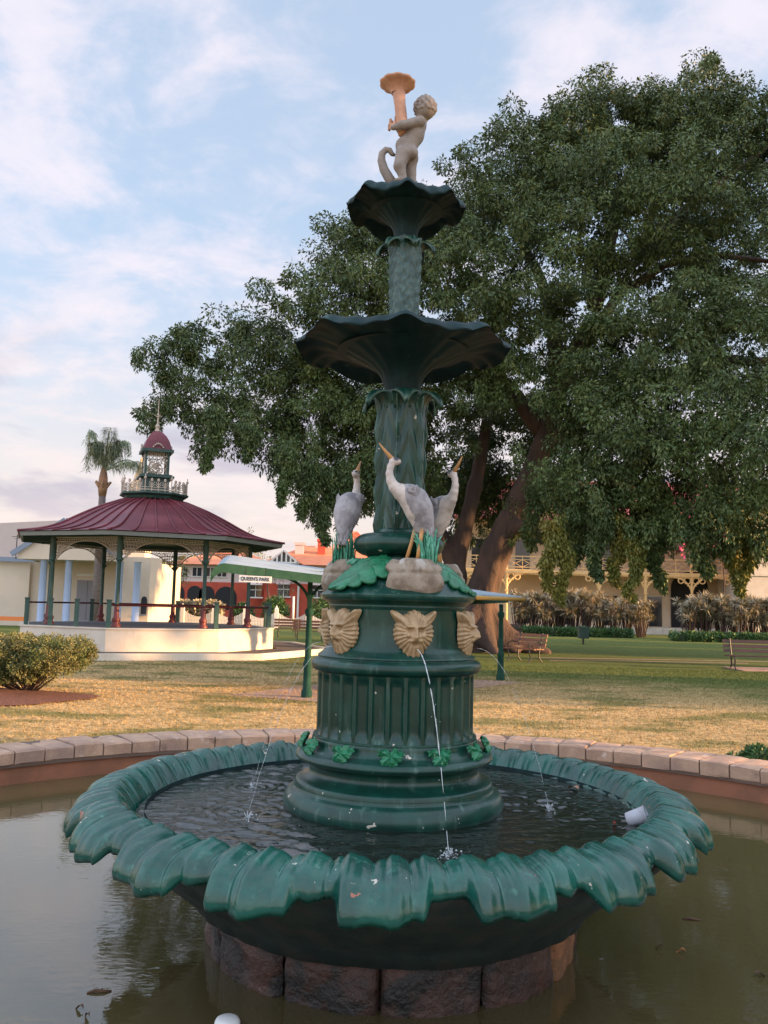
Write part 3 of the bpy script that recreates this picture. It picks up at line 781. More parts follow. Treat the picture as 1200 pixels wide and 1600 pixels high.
ch.location = (0, 0, 0)
q = MB(); ends = C3(628, 200, -.01); top = C3(622, 140, -.01)
q.tube([C3(630, 212, -.01), C3(628, 195, -.01), C3(625, 165, -.01), C3(623, 147, -.01)], [.028, .033, .032, .036], 20)
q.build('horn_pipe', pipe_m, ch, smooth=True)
q = MB(); cx, _, cz = C3(621, 139, -.01)
q.lathe([(.034, cz-.035), (.045, cz-.008), (.075, cz+.012), (.096, cz+.018), (.100, cz+.028), (.085, cz+.036), (.02, cz+.030)], 80, c=(cx, -.01), fn=lambda a, r, z, i: r*(1+(.07*abs(math.sin(a*5))-.03 if r > .06 else 0)))
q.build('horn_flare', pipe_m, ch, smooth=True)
for yy, px, py in ((-.045, 612, 204), (.035, 614, 188)):        # hands with fingers round the pipe
    q = MB(); b0 = Vector(C3(px+3, py, yy)); q.ball(b0, .018, 12, (1.1, .8, .9))
    for i in range(4):
        o3 = b0+Vector((-.010, 0, .014-.009*i)); q.tube([o3, o3+Vector((-.014, .004, 0)), o3+Vector((-.018, .016 if yy < 0 else -.016, 0)), o3+Vector((-.010, .026 if yy < 0 else -.026, 0))], [.0065, .006, .0055, .004], 8)
    q.tube([b0+Vector((.004, 0, .010)), b0+Vector((.004, .006 if yy < 0 else -.006, .028)), b0+Vector((.0, .016 if yy < 0 else -.016, .034))], [.007, .006, .004], 8)
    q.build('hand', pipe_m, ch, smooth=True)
q = MB(); tp = [(618, 290), (608, 276), (600, 262), (596, 248), (597, 237), (603, 231), (609, 232), (613, 238), (617, 240)]
pts = [C3(x, y, .02) for x, y in tp]; q.tube(pts, [.030, .028, .026, .023, .020, .018, .016, .013, .008], 14); q.build('fish_tail', cher_m, ch, smooth=True)

# -- water in the basin, jets, splashes
nr_, na_ = 150, 620; rr_ = np.linspace(.5, 1.266, nr_)[:, None]; aa_ = np.linspace(0, 2*PI, na_, endpoint=False)[None, :]
Xw, Yw = rr_*np.cos(aa_), rr_*np.sin(aa_); Zw = np.zeros_like(Xw)
for i in range(46):                         # wind and splash ripples as real waves
    lam = rng.uniform(.045, .16); th = rng.normal(PI/2, .42); k_ = 2*PI/lam
    Zw += .0052*lam*np.sin(k_*(Xw*np.cos(th)+Yw*np.sin(th))+rng.uniform(0, 6.3)+1.5*np.sin(3*Xw+i)+1.2*np.sin(4*Yw+2*i))
Zw *= .35+.65*(.5+.5*np.sin(2.3*Xw+1+1.3*Yw)*np.sin(1.9*Yw-.8*Xw+.5))*1.6
for d_, r_s in ((14, .95), (97, .82), (-72, .82), (-112, .82)):
    sx_, sy_ = r_s*math.cos(ang(d_)), r_s*math.sin(ang(d_)); ds = np.hypot(Xw-sx_, Yw-sy_); Zw += .0035*np.sin(ds*2*PI/.05)*np.exp(-ds/.13)
Vw_ = np.stack([Xw, Yw, .682+Zw], -1).reshape(-1, 3); i_ = np.arange(nr_-1)[:, None]*na_; u_ = np.arange(na_)[None, :]; v_ = (u_+1) % na_
tag(npmesh('basin_water', Vw_, np.stack([i_+u_, i_+v_, i_+na_+v_, i_+na_+u_], -1).reshape(-1, 4)[:, ::-1], basin_w, smooth=True, loc=(FX, FY, 0)), 'dark rippled water filling the scalloped basin', kind='structure')
jl = {12: 'thin water jet falling from the central mask at the front', 72: 'thin water jet from the right-hand mask', -48: 'thin water jet from the mask left of the central one',
      -108: 'thin water jet from the leftmost mask, arcing far left', 132: 'thin water jet behind the pedestal on the right'}
for d in (12, 72, -48, -108, 132):
    a = ang({12: 14, 72: 97, -48: -72, -108: -112, 132: 150}[d]); am = ang(d); ox = .41*math.cos(am)-.41*math.cos(a); oy = .41*math.sin(am)-.41*math.sin(a); pts = []; rad = []; nn = 40
    q = MB(); seg = []
    for i in range(nn+1):
        t_ = i/nn*.405; vj = 1.28 if d == 12 else .95; r = .43+vj*t_+.0012*math.sin(i*1.3); z = 1.49-.5*9.81*t_*t_*.985; 
        if z < .684: break
        p = (ox+r*math.cos(a), oy+r*math.sin(a), z); rd = (.0026 if d == 12 else .0011)*(1-.35*i/nn)*(1+.35*math.sin(i*2.1+d))
        seg.append((p, rd))
        if i > 16 and random.random() < .16 and len(seg) > 2:
            q.tube([s_[0] for s_ in seg], [s_[1] for s_ in seg[:-1]]+[.0008], 7); seg = []
    if len(seg) > 1: q.tube([s_[0] for s_ in seg], [s_[1] for s_ in seg], 7)
    for i in range(10):
        t_ = random.uniform(.2, .4); r = .43+vj*t_+random.uniform(-.02, .02); aa = a+random.uniform(-.02, .02)
        q.ball((ox+r*math.cos(aa), oy+r*math.sin(aa), 1.49-4.83*t_*t_+random.uniform(-.02, .02)), .0022, 6)
    o = q.build('water_jet', foam_m, smooth=True, loc=(FX, FY, 0)); tag(o, jl[d], 'water jet', 'water jets from the masks')
    q = MB(); cx, cy = (ox+(.43+vj*.405)*math.cos(a), oy+(.43+vj*.405)*math.sin(a))
    for i in range(60 if d == 12 else 14):
        rr = abs(random.gauss(0, .045)); b_ = random.uniform(0, 2*PI); q.ball((cx+rr*math.cos(b_), cy+rr*math.sin(b_), .684+max(0, random.gauss(.004, .014)*(1 if rr < .05 else .3))), random.uniform(.0015, .0055), 6, (1, 1, .7))
    for i in range(9):
        b_ = random.uniform(0, 2*PI); q.tube([(cx, cy, .68), (cx+.02*math.cos(b_), cy+.02*math.sin(b_), .68+random.uniform(.01, .04))], [.004, .001], 5)
    tag(q.build('water_splash', foam_m, smooth=True, loc=(FX, FY, 0)), 'small white splash where a jet lands ' + {12: 'at the front centre of the basin', 72: 'in the basin right of the pedestal', -48: 'in the basin to the left front of the pedestal', -108: 'near the far left rim of the basin', 132: 'behind the pedestal on the right'}[d], 'splash', 'splashes where the jets land', 'stuff')

# cup, lid, leaves ------------------------------------------------------
p = gnd(980, 1284, .69)
q = MB(); q.lathe([(.001, 0), (.030, 0), (.033, .004), (.036, .05), (.040, .095), (.042, .096), (.040, .098), (.034, .05), (.030, .006), (.001, .006)], 36)
o = q.build('plastic_cup', cup_m, smooth=True); o.location = (p.x, p.y, .70); o.rotation_euler = (R(35), R(62), R(15)); tag(o, 'clear crushed plastic cup floating by the right rim of the basin', 'cup')
p = gnd(355, 1603, .05)
q = MB(); q.lathe([(.001, .07), (.03, .069), (.044, .062), (.050, .05), (.051, .0), (.045, -.04)], 40)
tag(q.build('white_cup', lid_m, smooth=True, loc=(p.x, p.y, .015)), 'white round cup standing in the pool at the bottom edge', 'cup')
def debris(x, y, z, s, name, label, cat, stick=False, m=dead_leaf):
    p = gnd(x, y, z); q = MB(); a = random.uniform(0, PI)
    if stick: q.tube([(-s, 0, 0), (-.3*s, .1*s, .006), (.4*s, -.06*s, .004), (s, .08*s, 0)], [.004, .007, .006, .003], 7); q.tube([(0, 0, .004), (.25*s, .25*s, .010)], [.004, .002], 6)
    else: q.grid(lambda u, v: ((v-.5)*2*s, (u-.5)*.9*s*math.sin(PI*min(.97, v+.04)), .006+.012*abs(u-.5)+.01*math.sin(v*5)), 7, 10)
    o_ = q.build(name, m, smooth=True, loc=(p.x, p.y, z+.002), rz=a if not stick else random.uniform(-.3, .3)); tag(o_, label, cat, 'debris floating in the water'); return o_
debris(155, 1551, .05, .05, 'floating_twig', 'dark twig floating in the pool at lower left, the larger', 'twig', True)
debris(124, 1578, .05, .022, 'floating_leaf', 'small dark curled leaf in the pool at the lower left corner', 'leaf')
debris(136, 1590, .05, .018, 'floating_leaf', 'tiny dark leaf at the bottom edge, lower left', 'leaf')
debris(1064, 1489, .05, .022, 'floating_leaf', 'small orange leaf floating right of the fountain', 'leaf', m=mat('orange_leaf', (.45, .20, .08), rough=.7))
debris(1030, 1483, .05, .02, 'floating_leaf', 'faint brown leaf in the pool beside the orange leaf', 'leaf')
debris(1082, 1438, .05, .05, 'floating_twig', 'thin dark twig in the pool right of the basin', 'twig', True)
debris(1188, 1526, .05, .03, 'floating_leaf', 'dark leaf in the pool at the right edge', 'leaf')
debris(895, 1233, .682, .055, 'floating_leaf', 'long brown leaf floating in the basin, upper right', 'leaf', m=mat('tan_leaf', (.28, .15, .09), rough=.6))
debris(960, 1290, .682, .018, 'floating_leaf', 'small red leaf beside the floating plastic cup', 'leaf', m=mat('red_leaf', (.35, .05, .03), rough=.6))

# ------------------------------------------------------------------ foliage helpers
def leaf_cloud(C, Rr, per, ls, droop=.5, aspect=.42, flat=1.0, shell=.35):
    """C (n,3) clump centres, Rr (n,) radii; returns verts, quads"""
    n_ = len(C); idx = np.repeat(np.arange(n_), per); N_ = len(idx)
    d = rng.normal(size=(N_, 3)); d /= np.linalg.norm(d, axis=1)[:, None]
    rad = (shell+(1-shell)*rng.uniform(0, 1, N_)**.6)
    o_ = C[idx]+d*(rad*Rr[idx])[:, None]*np.array([1, 1, flat])
    t_ = d*.8+rng.normal(size=(N_, 3))*.55; t_[:, 2] -= droop; t_ /= np.linalg.norm(t_, axis=1)[:, None]
    s = np.cross(t_, rng.normal(size=(N_, 3))); s /= np.linalg.norm(s, axis=1)[:, None]
    ln = ls*rng.uniform(.45, 1.6, N_); wv = ln*aspect
    V_ = np.stack([o_, o_+t_*(ln*.5)[:, None]+s*(wv*.5)[:, None], o_+t_*ln[:, None], o_+t_*(ln*.5)[:, None]-s*(wv*.5)[:, None]], 1)
    return V_.reshape(-1, 3), np.arange(4*N_).reshape(-1, 4)
def in_ellipsoids(n_, ells, shell=.55):
    out_ = []
    vols = np.array([e[3]*e[4]+e[4]*e[5]+e[3]*e[5] for e in ells]); cnt = np.maximum(1, (n_*vols/vols.sum()).astype(int))
    for e, c in zip(ells, cnt):
        d = rng.normal(size=(c, 3)); d /= np.linalg.norm(d, axis=1)[:, None]
        r_ = (shell+(1-shell)*rng.uniform(0, 1, c)); out_.append(np.array(e[:3])+d*r_[:, None]*np.array(e[3:6]))
    return np.concatenate(out_)

# ------------------------------------------------------------------ the great fig tree
fig = thing('fig_tree', 'huge spreading fig tree with hanging foliage filling the right half of the view', 'tree', (3.7, 33.6, 0))
FO = np.array([3.7, 33.6, 0])
def L3(x, y, Y): p = at(x, y, Y); return np.array(p)-FO
def W(x, y, Y): return tuple(L3(x, y, Y))
caps = []
def chain(pts, rads):
    for i in range(len(pts)-1): caps.append((pts[i], pts[i+1], rads[i], rads[i+1]))
T0 = W(742, 1000, 33.6); T0 = (T0[0], T0[1], 0)
chain([T0, W(752, 930, 33.6), W(775, 860, 33.4), W(812, 780, 33), W(845, 700, 32.5), W(880, 590, 32), W(930, 480, 31.5), W(990, 380, 31)], [.74, .58, .53, .42, .36, .30, .22, .15])
chain([(T0[0]-.7, .4, 0), W(712, 900, 34.2), W(722, 840, 34.4), W(742, 760, 34.6), W(760, 660, 35)], [.5, .34, .30, .27, .22])
chain([W(712, 900, 34.2), W(690, 840, 34.5), W(672, 760, 35), W(610, 650, 34)], [.34, .28, .24, .16])
chain([W(790, 830, 33.3), W(815, 822, 32.6), W(840, 812, 32)], [.32, .18, .10])
for dx, dy in ((1.5, -.6), (2.0, .5), (.6, -1.5), (-.9, -1.3), (-1.7, .2), (2.6, -.4)):
    chain([(T0[0]+dx*.25, dy*.25, 1.3), (T0[0]+dx*.55, dy*.55, .45), (T0[0]+dx*1.05, dy*1.05, .02)], [.34, .30, .12])
cc = np.array([list(c[0])+list(c[1]) for c in caps])
def trunk_f(X, Y, Z):
    f = None
    for a, b_, ra, rb in caps:
        d_ = sd_cap(X, Y, Z, a, b_, ra, rb); f = d_ if f is None else smin(f, d_, .22)
    an = np.arctan2(Y, X-T0[0]-.12*Z); return f + .05*np.sin(an*7+Z*.35)*np.exp(-Z/9)+.025*np.sin(an*15+Z*.9)+.02*bumpy(X, Y, Z, 3.)
V, Fq = surfnets(trunk_f, (-6, -4, -.1), (8, 3.2, 12.5), .13)
npmesh('trunk', V, Fq, bark, fig, smooth=True)
def limb(pts, r0, r1, name='limb'):
    P_ = prof([tuple(p) for p in pts], 5) if False else pts
    out_ = []
    for i in range(len(P_)-1):
        for j in range(4):
            t_ = j/4; q_ = np.array(P_[i])*(1-t_)+np.array(P_[i+1])*t_; out_.append(q_+np.array([mnoise.noise(Vector(q_*.5+k*7))*.25 for k in range(3)]))
    out_.append(np.array(P_[-1])); m_ = len(out_)
    q = MB(); q.tube(out_, [r0+(r1-r0)*i/(m_-1) for i in range(m_)], 9); q.build(name, bark, fig, smooth=True)
limb([W(880, 600, 32), W(930, 520, 31), W(970, 455, 31), W(1040, 415, 30.5), W(1130, 398, 30), W(1230, 410, 30)], .26, .07)
limb([W(960, 470, 31), W(985, 420, 31), W(1040, 380, 31), W(1080, 320, 31)], .16, .04)
limb([W(850, 700, 32.5), W(930, 640, 31), W(1020, 590, 30), W(1150, 560, 29), W(1260, 560, 28)], .34, .12)
limb([W(845, 680, 32.5), W(790, 600, 32.5), W(700, 540, 33), W(590, 530, 33.5)], .36, .12)
limb([W(672, 760, 35), W(600, 660, 34), W(520, 600, 33), W(440, 600, 32)], .28, .07)
limb([W(880, 590, 32), W(860, 480, 33), W(820, 380, 34), W(780, 300, 34)], .34, .08)
limb([W(930, 480, 31.5), W(960, 350, 33), W(1000, 230, 34), W(1040, 150, 35)], .32, .06)
limb([W(1000, 400, 31), W(1100, 300, 32), W(1200, 230, 33)], .26, .06)
def E(x, y, Y, rx, ry, rz_): p = L3(x, y, Y); return (p[0], p[1], p[2], rx, ry, rz_)
ells = [E(275, 560, 33, 1.4, 1.6, .9), E(232, 546, 33, .7, 1.0, .3), E(430, 680, 32, 1.3, 1.5, 1.6), E(480, 730, 31, 1.2, 1.5, 1.8), E(530, 765, 31, 1.0, 1.5, 1.6), E(370, 655, 32.5, 1.0, 1.2, 1.3), E(320, 665, 33, .7, 1, 1.0), E(600, 700, 34, 2, 2, 2.6), E(870, 700, 35, 2, 1.5, 2.6), E(735, 790, 39, 2.4, 1.5, 2.2), E(770, 765, 38, 1.6, 1.2, 1.6), E(725, 745, 38, 1.6, 1.2, 1.5), E(690, 800, 39, 2.0, 1.5, 2.4), E(800, 700, 38, 3, 1.5, 3), E(262, 610, 33, .8, 1.2, .8), E(240, 648, 33, .6, .8, .3), E(350, 530, 33, 2.1, 2.4, 1.5), E(335, 615, 33, 1.6, 1.8, 1.6), E(440, 530, 32, 2.5, 2.6, 2.2), E(420, 620, 32, 1.8, 2, 1.8),
        E(500, 640, 32, 2.2, 2.4, 2.8), E(530, 460, 30, 2.2, 3, 1.8), E(585, 420, 31, 2.2, 3, 2.0), E(560, 700, 31, 1.6, 2.4, 2.6), E(540, 375, 31, 1.3, 1.8, .9), E(580, 600, 32, 3.0, 3, 3.2),
        E(690, 370, 32, 2.4, 3.4, 2.3), E(755, 310, 33, 2.4, 3.4, 1.9), E(850, 275, 33.5, 3.0, 4, 2.4), E(950, 235, 34, 3.0, 4.2, 2.6), E(1055, 225, 34, 3.0, 4.2, 2.8), E(1150, 235, 34, 2.9, 4.2, 2.9), E(900, 215, 34, 2.4, 3.5, 2.0), E(1000, 195, 35, 2.4, 3.5, 1.9), E(820, 245, 34, 2.2, 3, 1.8), E(1090, 160, 35.5, 1.6, 2.5, 1.2), E(1190, 190, 34, 1.8, 2.5, 1.5), E(1080, 340, 28.5, 2.0, 1.6, 1.6), E(1090, 470, 28, 2, 1.6, 1.2),
        E(1240, 280, 33, 3.0, 4.2, 2.9), E(700, 480, 31, 3.0, 3.5, 3.0), E(820, 430, 30, 3.4, 3.5, 3.2), E(770, 560, 30.5, 2.0, 2, 2.0), E(900, 340, 31, 3.3, 4, 3.0), E(1020, 330, 30, 3.2, 4, 2.6),
        E(1160, 370, 30, 2.8, 3, 2.2), E(930, 560, 29, 2.4, 3, 2.6), E(1040, 530, 28, 2.8, 3.2, 1.9), E(1160, 560, 27, 2.8, 3.2, 2.5), E(950, 690, 28, 3.0, 3, 2.2), E(1060, 680, 27, 2.8, 3, 2.0), E(1170, 700, 26, 2.6, 3, 2.0),
        E(925, 760, 28, 1.9, 2.2, 1.4), E(980, 790, 28, 2.4, 2.4, 1.3), E(1090, 800, 27, 2.4, 2.4, 1.3), E(1190, 800, 26, 2.0, 2.4, 1.3), E(670, 620, 33, 3.0, 2.6, 3.0), E(700, 720, 37, 1.8, 1.6, 1.6), E(880, 800, 37, 2.2, 1.5, 1.2),
        E(620, 760, 33, 2.0, 2, 1.6), E(1050, 165, 35, 1.0, 1.4, 1.0), E(1100, 480, 34, 5, 3, 4), E(850, 600, 36, 5, 3, 4)]
Ce = in_ellipsoids(2450, ells, .4); Re = rng.uniform(.28, .70, len(Ce))
V1, F1 = leaf_cloud(Ce, Re, 270, .135, droop=.75, aspect=.40, flat=.75)
# hanging curtains: strings of small clumps dropping from the lower side
hang = []; 
for e in ells:
    low = e[2] < 12 and e[0] > -1; left = e[0] < -6
    for i in range(22 if low else 7):
        a = rng.uniform(0, 2*PI); r_ = rng.uniform(.3, 1.0); x = e[0]+e[3]*r_*math.cos(a); y = e[1]+e[4]*r_*math.sin(a); z0 = e[2]-e[5]*math.sqrt(max(0, 1-r_*r_))*.8
        ln = rng.uniform(.3, 1.0) if low else rng.uniform(.3, 1.0)
        for j in range(int(ln/.22)): hang.append((x+.04*j*rng.normal(), y+.04*j*rng.normal(), z0-.22*j, .26*(1-.08*j)))
hang = np.array(hang); hang = hang[hang[:, 2] > 3.3]
V2, F2 = leaf_cloud(hang[:, :3], np.maximum(.1, hang[:, 3]), 56, .12, droop=1.6, aspect=.36)
npmesh('crown', np.concatenate([V1, V2]), np.concatenate([F1, F2+len(V1)]), fig_leaf, fig)
# long trailing strands, some with sunlit yellow put into the leaf colour
st = []
for (x, y0, y1, Y, wd) in ((862, 815, 925, 27, .36), (880, 850, 945, 27, .24), (968, 810, 915, 27, .28), (990, 850, 940, 26.5, .22), (1150, 790, 915, 26, .40), (1165, 840, 930, 26, .26), (0, 0, 0, 0, 0), (935, 790, 905, 27, .45), (1030, 800, 925, 27, .34), (1100, 780, 900, 26, .5), (830, 760, 860, 31, .4),
                          (800, 780, 850, 33, .4), (1010, 780, 880, 27.5, .5), (905, 790, 880, 28, .5), (330, 640, 735, 28, .35), (385, 660, 720, 28, .3), (445, 700, 790, 28.5, .35), (480, 720, 810, 29, .4), (510, 740, 850, 29.5, .4), (545, 730, 800, 29.5, .4), (600, 730, 800, 30, .4)):
    if x == 0: NSUN = len(st); continue
    n_ = int((y1-y0)/5)
    for i in range(n_):
        p = L3(x+(rng.normal()*3), y0+(y1-y0)*i/n_, Y); st.append((p[0]+.15*math.sin(i*.3), p[1], p[2], wd*(1.15-.8*i/n_)*rng.uniform(.7, 1.1)))
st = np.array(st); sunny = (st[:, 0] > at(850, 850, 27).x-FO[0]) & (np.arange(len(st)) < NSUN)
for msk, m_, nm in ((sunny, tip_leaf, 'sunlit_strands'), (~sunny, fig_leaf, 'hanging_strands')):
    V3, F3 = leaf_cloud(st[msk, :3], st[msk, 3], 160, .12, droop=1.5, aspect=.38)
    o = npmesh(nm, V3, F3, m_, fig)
    if m_ is tip_leaf: o['label'] = 'trailing foliage strands coloured sunlit yellow green'

# unseen trees added on the right to shade fountain, lawn, bandstand and fig
def simple_tree(name, label, loc, ells_, ncl, per, ls, m, trunk, group=None, rcl=(.35, .7), droop=.4):
    tr = thing(name, label, 'tree', loc, 0, group)
    q = MB(); q.tube(trunk[0], trunk[1], 10); q.build('trunk', bark, tr, smooth=True)
    C_ = in_ellipsoids(ncl, ells_, .3); V_, F_ = leaf_cloud(C_, rng.uniform(rcl[0], rcl[1], len(C_)), per, ls, droop)
    npmesh('crown', V_, F_, m, tr); return tr
GR = 'added shade trees beyond the right edge'
simple_tree('added_shade_tree', 'dense low tree added out of view right of the fountain to shade it', (14.8, 1.9, 0), [(0, 0, 4.5, 2.6, 4.6, 3.3), (1, -2.5, 3.6, 2.4, 2.6, 2.4), (-1, 2.4, 3.6, 2.4, 2.6, 2.3)], 420, 60, .42, fig_leaf, ([(0, 0, 0), (.1, 0, 2), (0, 0, 4)], [.35, .25, .1]), GR)
simple_tree('added_shade_tree', 'low spreading tree added out of view to shade the lawn', (30, 15.2, 0), [(0, 0, 4.0, 2.6, 3.6, 1.9), (1, 2, 4.2, 2.2, 2.2, 1.7), (0, -.5, 6.6, 2.2, 2.8, 1.5)], 280, 55, .42, fig_leaf, ([(0, 0, 0), (.1, 0, 2), (0, 0, 4)], [.3, .2, .1]), GR)
simple_tree('added_shade_tree', 'long low tree added far out of view to shade the farther lawn', (45, 33, 0), [(0, -1.6, 5.2, 2.4, 4.4, 2.4), (0, 7, 5.4, 2.4, 4, 2.5)], 240, 50, .5, fig_leaf, ([(0, 0, 0), (.1, 0, 3), (0, 0, 5)], [.3, .2, .1]), GR)
for i, (yy, lb) in enumerate(((14.5, 'first'), (21.5, 'second'), (28.5, 'third'), (35.5, 'fourth'))):
    simple_tree('added_tall_tree', lb + ' nearest of the added row of unseen tall trees shading fig and bandstand', (52, yy, 0), [(0, 0, 16, 3.4, 4.2, 6.0), (0, 0, 24, 3.2, 4.0, 6.0)], 260, 55, .75, fig_leaf, ([(0, 0, 0), (.2, 0, 10), (0, 0, 24)], [.5, .4, .1]), GR, (.6, 1.3))

# ------------------------------------------------------------------ bandstand
BX, BY = -8.0, 29.8; BA = R(22)     # one face looks towards the camera, turned 22 degrees
bs = thing('bandstand', 'octagonal bandstand with maroon iron roof, lacework and lantern on a cream platform', 'bandstand', (BX, BY, 0), BA)
def octp(r, k, z=0): a = -PI/2-PI/8+k*PI/4; return (r*math.cos(a), r*math.sin(a), z)
def octl(prof_, mb): return mb.lathe(prof_, 8, a0=-PI/2-PI/8)
q = MB(); octl([(4.32, .12), (4.32, .79), (4.36, .79), (4.36, .83), (4.0, .83)], q); q.build('platform', cream, bs)
q = MB(); octl([(.01, .834), (4.06, .834), (4.06, .80)], q); q.build('floor', floor_m, bs)
PR = 3.42
q0 = MB(); q0.lathe([(.075, 1.45), (.065, 1.5), (.058, 2.78), (.075, 2.83), (.11, 2.86), (.12, 2.92), (.07, 2.95), (.085, 2.98), (.085, 3.64)], 14)
post = q0.build('post', bs_green, bs, smooth=True)
qb = MB(); qb.lathe([(.15, .834), (.15, .9), (.10, .95), (.12, 1.02), (.13, 1.08), (.085, 1.14), (.075, 1.45)], 14); qb.build('post_base', bs_red, post, smooth=True)
for k in range(8):
    o = post if k == 0 else copy_tree(post, bs); o.location = octp(PR, k)
# beam + lace
def lace_panel(Lb):
    q = MB(); h = Lb/2
    def arch(x): return -.12-.62*abs(x/h)**2.6
    xs = np.linspace(-h, h, 33); q.tube([(x, 0, arch(x)) for x in xs], .020, 5)
    q.bar((-h, 0, -.01), (h, 0, -.01), .03, .03); q.bar((-h, 0, -.13), (h, 0, -.13), .02, .02)
    for x in np.linspace(-h+.08, h-.08, 26):
        q.ball((x, 0, -.07), .035, 8, (1, .3, 1))
        z1 = arch(x)
        if z1 < -.2:
            nn = max(1, int((-.13-z1)/.10))
            for j in range(nn):
                cz = -.13-(j+.5)*(-.13-z1)/nn; rr = .052; q.tube([(x+rr*math.cos(t_)+.01*j, 0, cz+rr*math.sin(t_)) for t_ in np.linspace(0, 5.6, 9)], .011, 4)
                q.bar((x-.04, 0, cz-.04), (x+.05, 0, cz+.05), .012)
    return q
side = 2*PR*math.sin(PI/8)
lp0 = None
for k in range(8):
    a, b_ = Vector(octp(PR, k)), Vector(octp(PR, k+1)); mid = (a+b_)/2; dr = math.atan2((b_-a).y, (b_-a).x)
    if lp0 is None: o = lp0 = lace_panel(side-.16).build('lace_bracket', lace_m, bs)
    else: o = copy_tree(lp0, bs)
    o.location = (mid.x, mid.y, 3.58); o.rotation_euler.z = dr
q = MB()
octl([(PR+.10, 3.58), (PR+.10, 3.76), (PR-.10, 3.76), (PR-.10, 3.58), (PR+.10, 3.58)], q); q.build('ring_beam', bs_green, bs)
q = MB(); octl([(4.46, 3.60), (3.3, 3.70), (.1, 3.72)], q)
for k in range(32):
    t_ = k/4; i0 = int(t_); fr = t_-i0; a = Vector(octp(1, i0)).lerp(Vector(octp(1, i0+1)), fr); q.bar((a.x*3.3, a.y*3.3, 3.65), (a.x*4.42, a.y*4.42, 3.58), .05, .07)
q.build('eave_soffit', bs_green, bs)
q = MB(); octl([(4.50, 3.56), (4.54, 3.68), (4.44, 3.69), (4.44, 3.56), (4.50, 3.56)], q); q.build('gutter', bs_grey, bs)
ROOF = [(4.61, 3.70), (4.1, 3.78), (3.65, 3.89), (3.2, 4.07), (2.6, 4.39), (1.95, 4.71), (1.5, 4.89), (1.15, 5.02), (.8, 5.09)]
q = MB(); octl(prof(ROOF, 4), q); roof = q.build('roof', maroon, bs, smooth=False)
for k in range(8):
    for fr in (0, .2, .4, .6, .8):
        a = Vector(octp(1, k)).lerp(Vector(octp(1, k+1)), fr); rp = prof(ROOF, 3)
        q = MB(); q.tube([(a.x*r, a.y*r, z+.018) for r, z in rp], .030 if fr else .04, 6)
        q.build('roof_rib', maroon, roof, smooth=True)
# lantern deck, cresting, cupola
q = MB(); octl([(.9, 5.05), (1.02, 5.10), (1.06, 5.18), (1.20, 5.24), (1.20, 5.30), (.3, 5.31)], q); q.build('lantern_deck', bs_green, bs)
q = MB()
for k in range(8):
    a, b_ = Vector(octp(1.14, k)), Vector(octp(1.14, k+1))
    q.bar(a+Vector((0, 0, 5.36)), b_+Vector((0, 0, 5.36)), .03, .03); q.bar(a+Vector((0, 0, 5.44)), b_+Vector((0, 0, 5.44)), .02, .02)
    q.bar(a+Vector((0, 0, 5.3)), a+Vector((0, 0, 5.88)), .03, .03); q.ball(a+Vector((0, 0, 5.75)), .05, 6)
    for fr in (.25, .5, .75):
        p = a.lerp(b_, fr); q.bar(p+Vector((0, 0, 5.3)), p+Vector((0, 0, 5.74)), .025); q.ball(p+Vector((0, 0, 5.68)), .05, 6, (1, 1, 1.4))
        d_ = (b_-a).normalized()
        for s in (-1, 1): q.bar(p+Vector((0, 0, 5.5)), p+d_*s*.09+Vector((0, 0, 5.62)), .022); q.bar(p+Vector((0, 0, 5.44)), p+d_*s*.1+Vector((0, 0, 5.54)), .02)
q.build('cresting', lace_m, bs)
q = MB(); q.box((0, 0, 5.60), (.86, .86, .62)); q.box((0, 0, 5.887), (1.16, 1.16, .07)); q.box((0, 0, 5.942), (1.02, 1.02, .06)); q.build('cupola_base', bs_green, bs)
for sx in (-1, 1):
    for sy in (-1, 1): q = MB(); q.lathe([(.05, 5.970), (.04, 6.045), (.04, 6.649), (.07, 6.696), (.07, 6.752)], 8, c=(sx*.38, sy*.38)); q.build('cupola_post', bs_green, bs)
q = MB()
for s, ax in ((-1, 0), (1, 0), (-1, 1), (1, 1)):
    def PP(x, z): return (x, s*.38, z) if ax == 0 else (s*.38, x, z)
    q.bar(PP(-.34, 6.603), PP(.34, 6.603), .02)
    for x in np.linspace(-.27, .27, 5):
        q.tube([PP(x+.055*math.cos(t_), 6.668+.055*math.sin(t_)) for t_ in np.linspace(0, 6.231, 9)], .012, 4)
    for i in range(26):
        x, z = random.uniform(-.27, .27), random.uniform(6.045, 6.528); r_ = random.uniform(.05, .09); t0 = random.uniform(0, 6); q.tube([PP(x+r_*math.cos(t_), z+r_*math.sin(t_)) for t_ in np.linspace(t0, t0+4.6, 8)], .013, 4)
q.build('cupola_fretwork', lace_m, bs)
q = MB(); q.box((0, 0, 6.798), (1.06, 1.06, .10)); q.build('cupola_cornice', bs_green, bs)
dm = []
q = MB(); q.lathe([(.66, 6.854), (.62, 6.975), (.54, 7.161), (.40, 7.347), (.22, 7.495), (.05, 7.570)], 4, a0=PI/4)
q.build('cupola_dome', maroon, bs)
q = MB(); q.lathe([(.10, 7.533), (.06, 7.644), (.09, 7.719), (.03, 7.812), (.025, 8.091), (.05, 8.137), (.018, 8.184), (.012, 8.695)], 8)
for a in range(4): q.bar((0, 0, 8.044), (.16*math.cos(a*PI/2+.4), .16*math.sin(a*PI/2+.4), 8.109), .02)
q.build('finial', lace_m, bs)
q = MB()
for s, ax in ((-1, 0), (1, 0), (-1, 1), (1, 1)):
    def PP(x, z): return (x, s*.50, z) if ax == 0 else (s*.50, x, z)
    for i in range(7): q.ball(PP((i-3)*.055, 6.900+.13*math.cos((i-3)*.5)), .035, 6)
q.build('cupola_crest', lace_m, bs)
